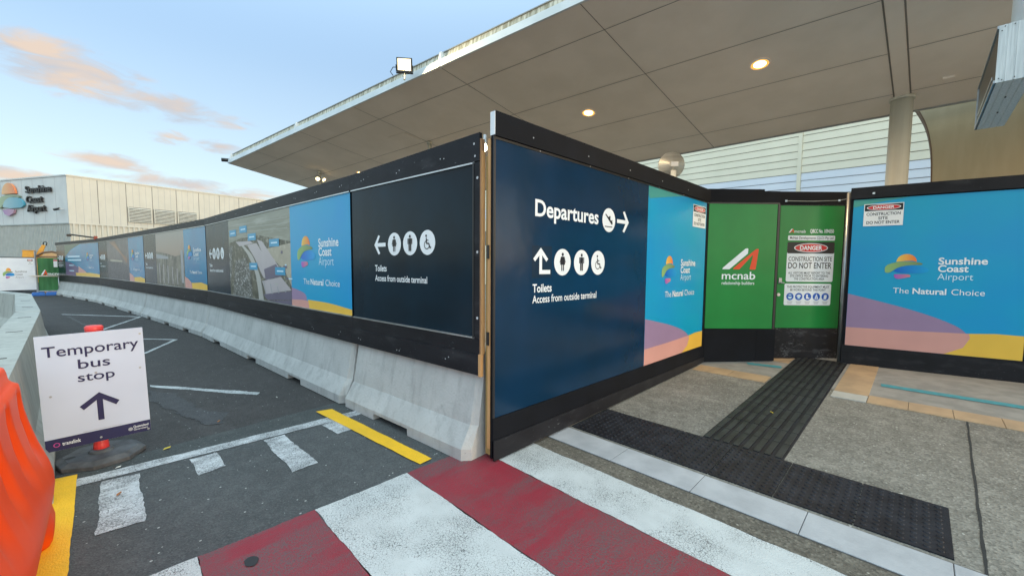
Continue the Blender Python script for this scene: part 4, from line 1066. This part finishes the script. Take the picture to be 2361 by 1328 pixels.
mb = MB(); mb.prism(P+[(0, -5, 4.75), (0, -5, 0)], (.35, 0, 0), 'tan'); mb.build('rendered_face', t)
mb = MB()
for i in range(len(P)-1):
    a_, b_ = Vector(P[i]), Vector(P[i+1]); mb.prism([a_+Vector((-.006, .003, 0)), b_+Vector((-.006, .003, 0)), b_+Vector((-.006, -.012, 0)), a_+Vector((-.006, -.012, 0))], (.37, 0, 0), 'rust')
mb.build('edge_trim', t)

# uplight dish above the departures hoarding
t = thing('uplight_dish', 'silver conical dish lamp on a short white post behind the hoarding', 'lamp', (7.78, 3.42, .1))
ax = Vector((.72, .62, .12)).normalized(); c0 = Vector((-.02, .03, 3.34))
pth = [c0+ax*d for d in (-.17, -.12, .02, .03, .035)]
mb = MB(); mb.tube(pth, [.045, .06, .245, .25, .245], 'brush', 40); mb.build('dish', t, smooth=True)
mb = MB(); side = ax.cross(Vector((0, 0, 1))).normalized(); u3 = side.cross(ax)
q = c0-ax*.172+u3*.0; mb.prism([q+side*-.075+u3*-.045, q+side*.075+u3*-.045, q+side*.075+u3*.05, q+side*-.075+u3*.05], ax*.06, 'brush'); mb.prism([q+side*-.06+u3*-.033-ax*.002, q+side*.06+u3*-.033-ax*.002, q+side*.06+u3*.038-ax*.002, q+side*-.06+u3*.038-ax*.002], ax*.001, 'paleblue'); mb.build('lamp_head', t)
mb = MB(); mb.tube([(-.07, -.03, 0), (-.07, -.03, 3.22)], .05, 'fascia', 16); mb.build('post', t, smooth=True)

# ------------------------------------------------------------------ far airport building
BLP, BC, BRP = (-5.7, 52.2), (-1.75, 45.0), (12.3, 47.8)
bd = thing('airport_building', 'large white and cream shed with the raised airport logo and letters', 'building', (BC[0], BC[1], 0))
def bwall(p0, p1):
    d = Vector(p1)-Vector(p0); e = bpy.data.objects.new('tmp', None)
    return Matrix.Translation((p0[0], p0[1], 0)) @ Matrix.Rotation(math.atan2(d.y, d.x), 4, 'Z'), d.length
inv = Matrix.Translation(bd.location).inverted()
def bput(mb, name, mtx, parent=bd):
    o = mb.build(name, parent); o.matrix_local = (inv @ mtx) if parent is bd else Matrix.Identity(4); return o
dL = (Vector(BC)-Vector(BLP)).normalized(); BLP = tuple(Vector(BLP)-dL*22)
ML, LLn = bwall(BLP, BC)
dR = (Vector(BRP)-Vector(BC)).normalized(); BRP = tuple(Vector(BRP)+dR*24)
MR, LRn = bwall(BC, BRP)
OF = 22.0
def ribs(mb, x0, x1, z0, z1, pitch, dep, k, y0=0.):
    v = []; x = x0; n = int((x1-x0)/pitch)
    prof = []
    for i in range(n):
        a = x0+i*pitch; prof += [(a, 0), (a+pitch*.5, 0), (a+pitch*.6, -dep), (a+pitch*.9, -dep)]
    prof.append((x0+n*pitch, 0))
    for a, b in prof: v += [(a, y0+b, z0), (a, y0+b, z1)]
    mb.add(v, [(2*i, 2*i+2, 2*i+3, 2*i+1) for i in range(len(prof)-1)], k)
mb = MB(); mb.box((0, .0, 4.45), (LLn, .3, 7.9), 'bwhite')
for i in range(0, 24):
    x = LLn-.02-i*1.33; mb.box((x-.012, -.004, 4.5), (x+.012, -.0005, 7.85), 'inkgrey')
bput(mb, 'white_cladding', ML)
mb = MB(); mb.box((0, -.05, 7.9), (LLn+.05, .3, 8.0), 'bwhite'); mb.box((0, -.04, 4.38), (LLn+.04, .05, 4.46), 'bgrey'); bput(mb, 'flashing', ML)
mb = MB(); ribs(mb, 0, LLn, 0, 4.38, .19, .05, 'bgrey', .05); bput(mb, 'grey_corrugated_base', ML)
mb = MB(); mb.box((0, .0, 4.45), (LRn, .3, 7.9), 'bcream')
for i in range(0, 92):
    x = .41*i+.4; w = .022 if i % 4 == 3 else .007; mb.box((x-w, -.004, 4.5), (x+w, -.0005, 7.85), 'groove' if i % 4 == 3 else 'inkgrey')
bput(mb, 'cream_cladding', MR)
mb = MB(); mb.box((-.02, -.05, 7.9), (LRn, .3, 8.0), 'bcream'); mb.box((0, -.04, 4.38), (LRn, .05, 4.46), 'bcream'); bput(mb, 'flashing', MR)
mb = MB(); ribs(mb, 0, LRn, 0, 4.38, .31, .10, 'bcream', .06); bput(mb, 'cream_corrugated_base', MR)
for x0, x1 in ((3.32, 4.80), (4.95, 6.40), (6.55, 8.0)):
    mb = MB(); mb.box((x0, -.06, 4.82), (x1, -.002, 6.02), 'shadowgap')
    for i in range(10): zz = 4.84+i*.118; mb.prism([(x0+.02, -.07, zz+.075), (x0+.02, -.13, zz), (x0+.02, -.12, zz), (x0+.02, -.06, zz+.075)], (x1-x0-.04, 0, 0), 'louvre')
    for xx in (x0, x1-.05): mb.box((xx, -.14, 4.82), (xx+.05, -.061, 6.02), 'louvre')
    bput(mb, 'louvre_vent', MR)
mb = MB(); mb.prism([(0, 0, 7.95), (LRn*math.cos(0), 0, 7.95), (LRn, 20, 7.95), (0, 20, 7.95)], (0, 0, .03), 'roofmetal'); bput(mb, 'roof', MR)
# raised logo and letters on the white face
hold = MB(); hold.box((OF+3.2, -.02, 5.0), (OF+3.21, -.001, 5.01), 'bwhite')
lgo = bput(hold, 'raised_sign', ML)
cap_ = [(OF+1.52+.86*math.cos(R(a)), 6.82+.85*math.sin(R(a))) for a in range(0, 181, 12)]
dn_ = [(OF-.10, 5.95), (OF+.05, 6.35), (OF+.5, 6.62), (OF+1.3, 6.76), (OF+2.3, 6.74), (OF+2.85, 6.62), (OF+2.75, 6.48), (OF+1.6, 6.55), (OF+1.0, 6.35), (OF+.6, 5.9), (OF+.2, 5.72)]
se_ = [(OF+.68, 5.82)]+[(OF+2.02+1.34*math.cos(R(a)), 5.86+.72*math.sin(R(a))) for a in range(172, -1, -14)]+[(OF+3.0, 5.72), (OF+1.6, 5.70)]
pk_ = [(OF+.62, 5.58), (OF+1.4, 5.66), (OF+2.12, 5.58), (OF+1.95, 5.32), (OF+1.35, 5.12), (OF+.85, 5.25)]
MT['rl_or'] = m_vinyl('sign_peach', (.70, .22, .09), .4, (.72, .44, .22), 0, axis=0)
MT['rl_gr'] = m_vinyl('sign_sage', (.20, .26, .19), .4, (.33, .42, .27), 0, axis=0)
MT['rl_bl'] = m_vinyl('sign_teal', (.06, .30, .42), .4, (.30, .46, .52), 0, axis=0)
MT['rl_pk'] = m_vinyl('sign_mauve', (.42, .26, .36), .4, (.34, .20, .42), 0, axis=0)
for P, k in ((cap_, 'rl_or'), (dn_, 'rl_gr'), (se_, 'rl_bl'), (pk_, 'rl_pk')):
    mb = MB(); mb.prism([(a, -.16, b) for a, b in P], (0, .12, 0), k); bput(mb, 'logo_shape', ML, lgo)
le = MB()
for s_, x0, x1, z in (('Sunshine', 3.60, 6.60, 6.80), ('Coast', 3.62, 5.55, 6.05), ('Airport', 3.66, 5.82, 5.38)):
    k0 = len(le.v); f0 = len(le.f)
    le.text(s_, OF+x0, OF+x1, z, .50, -.16, 'inkdark', .012)
    nv = len(le.v)-k0
    fs = [tuple(j-k0 for j in f) for f in le.f[f0:]]
    vs = [Vector(v) for v in le.v[k0:]]
    from collections import Counter
    cnt = Counter(); dr = {}
    for f in fs:
        for a, b in zip(f, f[1:]+f[:1]): cnt[frozenset((a, b))] += 1; dr[frozenset((a, b))] = (a, b)
    ed = [dr[e] for e, c in cnt.items() if c == 1]
    le.add(vs+[v+Vector((0, .12, 0)) for v in vs], [(b, a, a+nv, b+nv) for a, b in ed], 'inkdark')
bput(le, 'raised_letters', ML, lgo)
t = thing('wall_camera', 'small dark camera on the white wall right of the airport letters', 'camera', tuple(ML @ Vector((OF+7.6, -.02, 5.42))), math.atan2(dL.y, dL.x))
mb = MB(); mb.tube([(-.28, -.32, -.02), (.12, -.24, .05)], .085, 'blackmetal', 12); mb.build('camera_body', t, smooth=True)
mb = MB(); mb.tube([(.1, -.24, .05), (.1, .0, .05)], .03, 'bwhite', 8); mb.build('mount', t)

# ------------------------------------------------------------------ fence with banners, site clutter at the far end
fp0, fp1 = Vector((-3.16, 27.8)), Vector((-1.55, 27.96))
fd = (fp1-fp0).normalized()
t, L = wallthing('banner_fence', 'fence panel with the white airport banner at the far left', 'fence', tuple(fp0-fd*1.6), tuple(fp0+fd*.975))
x0 = 1.6
mb = MB(); mb.box((.02, -.012, .27), (L-.02, -.004, 1.68), 'banner'); p = mb.build('white_banner', t)
logo(p, x0+.04, x0+.37, .78, 1.245, -.014)
airport_lettering(p, x0+.385, .33, .21, .23, 1.05, .925, .80, .085, -.014, 'inkgrey', 'inkgrey')
nb = MB(); danger_art(nb, x0+.74, x0+.905, 1.38, 1.63, -.020); nb.build('danger_notice', t)
mb = MB(); mb.tube([(0, 0, 1.70), (L, 0, 1.70)], .02, 'blackmetal', 8); mb.tube([(0, 0, .26), (L, 0, .26)], .018, 'blackmetal', 8)
for x in (0, L): mb.tube([(x, 0, .08), (x, 0, 1.72)], .024, 'steel', 8)
mb.build('frame', t)
t, L2 = wallthing('banner_fence', 'fence panel with the crumpled green builder banner', 'fence', tuple(fp0+fd*1.01), tuple(fp0+fd*2.6))
mb = MB(); n = 30
v = []
for i in range(n+1):
    x = .02+(L2-.04)*i/n; yy = -.02+.012*math.sin(i*1.9)+.008*math.sin(i*.7)
    v += [(x, yy, .22), (x, yy+.006*math.sin(i), 1.70)]
mb.add(v, [(2*i, 2*i+2, 2*i+3, 2*i+1) for i in range(n)], 'banner2'); p = mb.build('green_banner', t, smooth=True)
le = MB(); le.flat([(.10, .93), (.21, 1.16), (.245, 1.16), (.16, .93)], -.048, 'ink'); le.flat([(.17, .93), (.25, 1.16), (.30, .93), (.25, .93), (.24, 1.02), (.21, .93)], -.049, 'inkorange')
le.text('mcnab', .27, .80, .925, .115, -.048, 'ink', .03); le.build('lettering', p)
mb = MB(); mb.rect(.50, .62, 1.28, 1.64, -.05, 'ink'); mb.rect(.50, .62, 1.56, 1.62, -.051, 'inkred'); mb.build('notice', t)
mb = MB(); mb.tube([(0, 0, 1.75), (L2, 0, 1.75)], .02, 'blackmetal', 8); mb.tube([(0, 0, .2), (L2, 0, .2)], .018, 'steel', 8)
for x in (-.02, L2): mb.tube([(x, 0, .08), (x, 0, 2.0)], .026, 'steel', 8)
mb.tube([(-.04, -.03, .95), (-.04, -.03, 2.0)], .02, 'steel', 8); mb.build('frame', t)
for lab, s0 in (('blue plastic fence foot below the white banner corner', .80), ('blue plastic fence foot below the green banner', 1.22)):
    t, L3 = wallthing('fence_foot', lab, 'fence foot', tuple(fp0+fd*s0), tuple(fp0+fd*(s0+.40)), 'blue plastic feet under the far fence')
    mb = MB(); mb.prism([(0, -.16, 0), (.40, -.16, 0), (.40, -.16, .10), (.36, -.16, .155), (.04, -.16, .155), (0, -.16, .10)], (0, .32, 0), 'bluefoot')
    for q in range(2): mb.box((.05+q*.18, -.175, .03), (.15+q*.18, -.1605, .10), 'bluefoot')
    mb.build('foot_block', t, bev=.012)
t, L4 = wallthing('barrier_rail', 'thin grey rail across the green banner at barrier height', 'rail', tuple(fp0+fd*.72-Vector((0, .12))), tuple(fp0+fd*1.75-Vector((0, .12))))
mb = MB(); mb.prism([(0, 0, .895), (.25, 0, .915), (L4, 0, .885), (L4, 0, .86), (.2, 0, .86)], (0, .03, 0), 'steel'); mb.build('rail_blade', t)
mb = MB(); mb.tube([(L4-.1, .05, 0), (L4-.1, .05, .88)], .03, 'steel', 10); mb.build('rail_post', t, smooth=True)
t = thing('excavator', 'yellow digger arm and bucket showing over the white banner', 'digger', (-2.6, 31.4, 0))
mb = MB(); mb.prism([(-.26, -.4, 1.6), (.12, -.4, 1.6), (.16, -.4, 2.06), (-.22, -.4, 2.08)], (0, .6, 0), 'yplant'); mb.box((-.25, -.42, 2.06), (.18, .22, 2.09), 'yplant'); mb.build('body_cover', t, bev=.02)
mb = MB(); mb.prism([(.12, -.1, 1.5), (.34, -.1, 1.5), (.42, -.1, 2.0), (.52, -.1, 2.36), (.40, -.1, 2.38), (.22, -.1, 2.0)], (0, .2, 0), 'yplant'); mb.build('arm', t, bev=.015)
mb = MB(); mb.tube([(.44, 0, 2.34), (.45, 0, 2.50), (.52, 0, 2.55), (.57, 0, 2.48), (.54, 0, 2.34)], .022, 'blackmetal', 8); mb.build('hydraulic_hose', t, smooth=True)
mb = MB(); mb.box((-.6, -.7, .45), (.9, .7, 1.35), 'yplant'); mb.build('chassis', t, bev=.05)
for yy in (-.75, .5):
    mb = MB(); mb.prism([(-.9, yy, .1), (-.75, yy, 0), (1.05, yy, 0), (1.2, yy, .15), (1.2, yy, .4), (1.05, yy, .5), (-.75, yy, .5), (-.9, yy, .4)], (0, .3, 0), 'rubber'); mb.build('track', t, bev=.03)
t = thing('spoil_heap', 'brown heap under a dark sheet showing over the green banner', 'heap', (-1.95, 31.2, 0))
mb = MB(); n = 14; rows = []
for j in range(5):
    r_ = [1.0, .85, .62, .34, .05][j]; h_ = [0, 1.2, 1.72, 1.93, 2.0][j]
    rows.append([(.52*r_*math.cos(2*math.pi*i/n)*1.25, .6*r_*math.sin(2*math.pi*i/n), h_+random.uniform(-.03, .03)) for i in range(n)])
v = sum(rows, []); f = [(j*n+i, j*n+(i+1) % n, (j+1)*n+(i+1) % n, (j+1)*n+i) for j in range(4) for i in range(n)]+[tuple(4*n+i for i in range(n))]
mb.add(v, f, 'wood'); mb.build('spoil', t, smooth=True)
mb = MB(); mb.tube([(-.42, -.3, 1.80), (-.2, -.36, 1.98), (.1, -.36, 2.03), (.4, -.3, 1.93), (.62, -.2, 1.74)], .05, 'rust', 8); mb.build('sheet_edge', t, smooth=True)
# floodlight boom leaning over the far bay
t = thing('boom_light', 'thin black arm with a lamp head over the farthest hoarding bay', 'light arm', (-.20, 22.05, 0))
mb = MB(); mb.tube([(.02, .0, 2.43), (-.67, -.05, 2.52)], .028, 'blackmetal', 8); mb.build('arm', t)
mb = MB(); mb.box((-.74, -.12, 2.44), (-.62, .02, 2.53), 'blackmetal'); mb.build('lamp_head', t)
mb = MB(); mb.box((-.05, -.05, 2.36), (.05, .04, 2.50), M('red_clamp', (.35, .07, .04), .5)); mb.build('clamp', t)

# ------------------------------------------------------------------ bus stop sign
sg = thing('bus_stop_sign', 'white temporary bus stop board on a red bollard with rubber base', 'sign', (-.08, 4.40, .004))
x0, x1, z0, z1 = .0, .563, .0, .838
bo = bpy.data.objects.new('sign_board', None)
mb = MB(); mb.box((0, -.004, .0), (.563, .004, .838), 'signface'); mb.rect(.0005, .5625, .0005, .088, -.0050, 'inknavy')
for x, z in ((.05, .40), (.545, .79), (.548, .015), (.27, .70), (.285, .53), (.28, .03), (.53, .52)): mb.disc(x, z, .0075, -.0056, 'steel', n=12)
board = mb.build('sign_board', sg); board.location = (-.276, -.062, .137); board.rotation_euler = (0, R(-1.3), 0)
le = MB(); y = -.0065
le.text('Temporary', .030, .532, .684, .074, y, 'inknavy', .008); le.text('bus', .198, .366, .575, .068, y, 'inknavy', .008); le.text('stop', .190, .385, .478, .066*.98, y, 'inknavy', .008); le.build('lettering', board); le = MB()
le.rect(.275, .308, .165, .35, y, 'inknavy')
le.flat([(.2915, .378), (.2915, .335), (.205, .262), (.185, .292)], y-.0004, 'inknavy'); le.flat([(.2915, .378), (.2915, .335), (.378, .262), (.398, .292)], y-.0008, 'inknavy')
le.build('arrow', board)
le = MB(); le.text('translink', .082, .175, .032, .026, y, 'ink', .010); le.build('footer_lettering', board); le = MB(); le.ring(.055, .043, .014, .006, y, M('print_magenta', (.45, .05, .25), .4), n=16)
le.text('Queensland', .462, .550, .046, .018, y, 'ink', .006); le.text('Government', .462, .545, .026, .014, y, 'ink'); le.disc(.445, .042, .014, y, 'inkgrey', n=14)
le.rect(.19, .40, .098, .100, y, 'inkgrey'); le.build('footer_lettering', board)
mb = MB(); mb.tube([(0, 0, .05), (0, 0, .10), (0, 0, .12), (0, 0, .93)], [.048, .044, .041, .038], 'redplastic', 24); mb.build('bollard', sg, smooth=True)
mb = MB(); mb.tube([(0, 0, .93), (0, 0, .965), (0, 0, .975), (0, 0, 1.012), (0, 0, 1.022)], [.03, .03, .05, .052, .042], 'redplastic', 24)
mb.build('bollard_top', sg, smooth=True)
mb = MB()
oc = []
for i in range(8):
    a = R(22.5+45*i); oc.append((.255*math.cos(a), .255*math.sin(a)))
v = [(a*1.0, b*1.0, 0) for a, b in oc]+[(a, b, .03) for a, b in oc]+[(a*.82, b*.82, .055) for a, b in oc]
mb.add(v, [tuple(range(8))[::-1], tuple(range(16, 24))]+[(j*8+i, j*8+(i+1) % 8, (j+1)*8+(i+1) % 8, (j+1)*8+i) for j in range(2) for i in range(8)], 'rubber')
mb.tube([(0, 0, .055), (0, 0, .072)], [.075, .062], 'rubber', 20)
o = mb.build('rubber_base', sg, bev=.004); o.rotation_euler = (0, 0, R(14)); o.location = (-.0, -.02, 0)
mb = MB(); mb.rrect(-.03, .03, -.02, .02, .018, 0, 'joint'); o2 = mb.build('hand_hole', o); o2.rotation_euler = (R(-90), 0, R(10)); o2.location = (-.165, .015, .0562)

# ------------------------------------------------------------------ orange water barrier
ob = thing('orange_barrier', 'orange plastic water barrier with moulded flutes at the lower left', 'barrier', (-.505, 2.42, .012))
LV = [(0, .172), (.03, .195), (.07, .21), (.13, .232), (.19, .247), (.25, .258), (.32, .266), (.38, .263), (.44, .252), (.50, .236), (.56, .219), (.62, .206), (.68, .194), (.74, .184), (.80, .178), (.85, .176), (.875, .172), (.885, .150), (.90, .138), (.94, .132), (.958, .126), (.962, .11)]
NS = 260; HLn = 1.0
def flute(y, z):
    if z < .47 or z > .86: return 0
    p = (y+.10) % .31 - .155
    w = .045+.045*max(0, min(1, (.86-z)/.36))
    e = max(0, 1-(p/w)**2)
    tz = min(1, (z-.47)/.17)*min(1, (.86-z)/.06)
    return .034*(e**.9)*max(0, tz)
def slot(y, z):
    # fork pockets lift the lower edge between the feet
    d = abs(abs(y-.52)-0.)
    return 0
v = []; f = []
per = []
for j, (z, hw) in enumerate(LV):
    r_ = min(hw*.85, .16); yl = HLn*(1-.10*(z/.96)**1.2) - .02
    # rounded rectangle sampled by arc length
    pts = []
    straight_y, straight_x = 2*(yl-r_), 2*(hw-r_)
    segs = [('r', hw, -(yl-r_), straight_y), ('c', (hw-r_, yl-r_), 0, math.pi/2*r_), ('t', yl, hw-r_, straight_x), ('c', (-(hw-r_), yl-r_), 90, math.pi/2*r_),
            ('l', -hw, yl-r_, straight_y), ('c', (-(hw-r_), -(yl-r_)), 180, math.pi/2*r_), ('b', -yl, -(hw-r_), straight_x), ('c', (hw-r_, -(yl-r_)), 270, math.pi/2*r_)]
    cnts = [90, 14, 12, 14, 90, 14, 12, 14]
    for (s_, n_) in zip(segs, cnts):
        for i in range(n_):
            q = i/n_
            if s_[0] == 'r': x, y, nx, ny = s_[1], s_[2]+s_[3]*q, 1, 0
            elif s_[0] == 'l': x, y, nx, ny = s_[1], s_[2]-s_[3]*q, -1, 0
            elif s_[0] == 't': x, y, nx, ny = s_[2]-s_[3]*q, s_[1], 0, 1
            elif s_[0] == 'b': x, y, nx, ny = s_[2]+s_[3]*q, s_[1], 0, -1
            else:
                a = R(s_[2]+90*q); x, y, nx, ny = s_[1][0]+r_*math.cos(a), s_[1][1]+r_*math.sin(a), math.cos(a), math.sin(a)
            if abs(nx) > .9: d = flute(y, z)
            elif abs(ny) > .9: d = flute(x+.08, z)*.8
            else: d = 0
            zz = z
            if z < .12 and abs(nx) > .5 and -.10 < (y-.36) < .24 or (z < .12 and abs(nx) > .5 and -.30 < (y+.50) < .04):
                zz = z + (.12-z)*.0; d += .05*(1-z/.12)
            if z < .17 and y > .66:
                d -= .060*(1-z/.17)**.6*min(1, (y-.66)/.06)*(1 if abs(nx) > .3 else .4)
            v.append((x-nx*d, y-ny*d, zz))
    per.append(len(v))
n = per[0]
for j in range(len(LV)-1):
    for i in range(n): f.append((j*n+i, j*n+(i+1) % n, (j+1)*n+(i+1) % n, (j+1)*n+i))
f += [tuple(range(n))[::-1], tuple((len(LV)-1)*n+i for i in range(n))]
mb = MB(); mb.add(v, f, 'orange'); mb.build('barrier_shell', ob, smooth=True)
mb = MB(); mb.tube([(0, .45, .962), (0, .45, .975)], .05, 'orange', 20); mb.build('filler_cap', ob)

# ------------------------------------------------------------------ litter
def leaf(x, y, z, s, k, label, rot):
    t = tag(MB().add([(-s, 0, 0), (-.3*s, -.4*s, .006), (.6*s, -.3*s, .004), (s, .05*s, .010), (.4*s, .45*s, .003), (-.4*s, .35*s, .008)], [(0, 1, 2, 3, 4, 5)], k).build('leaf' if 'leaf' in label else 'paper_scrap'), label, 'leaf' if 'leaf' in label else 'litter')
    t.location = (x, y, z); t.rotation_euler = (0, 0, rot)
leaf(.29, 4.21, .010, .030, 'leafy', 'yellow dry leaf on the asphalt above the white road line', .4)
leaf(-.0, 3.56, .017, .022, 'leafb', 'brown leaf lying on the worn white dash by the bus sign', 1.)
leaf(.005, 4.055, .010, .018, 'paper', 'small white paper scrap beside the bus stop sign base', .2)
leaf(.70, 4.62, .006, .016, 'leafb', 'tiny orange brown leaf on the dark asphalt past the line', .7)
leaf(1.30, 5.02, .006, .014, 'paper', 'tiny white paper scrap on the dark asphalt by the barriers', 1.7)
leaf(4.45, .92, .116, .020, 'leafy', 'small pale leaf lying on the dark tactile guide bars', .9)
SC.render.engine = 'CYCLES'
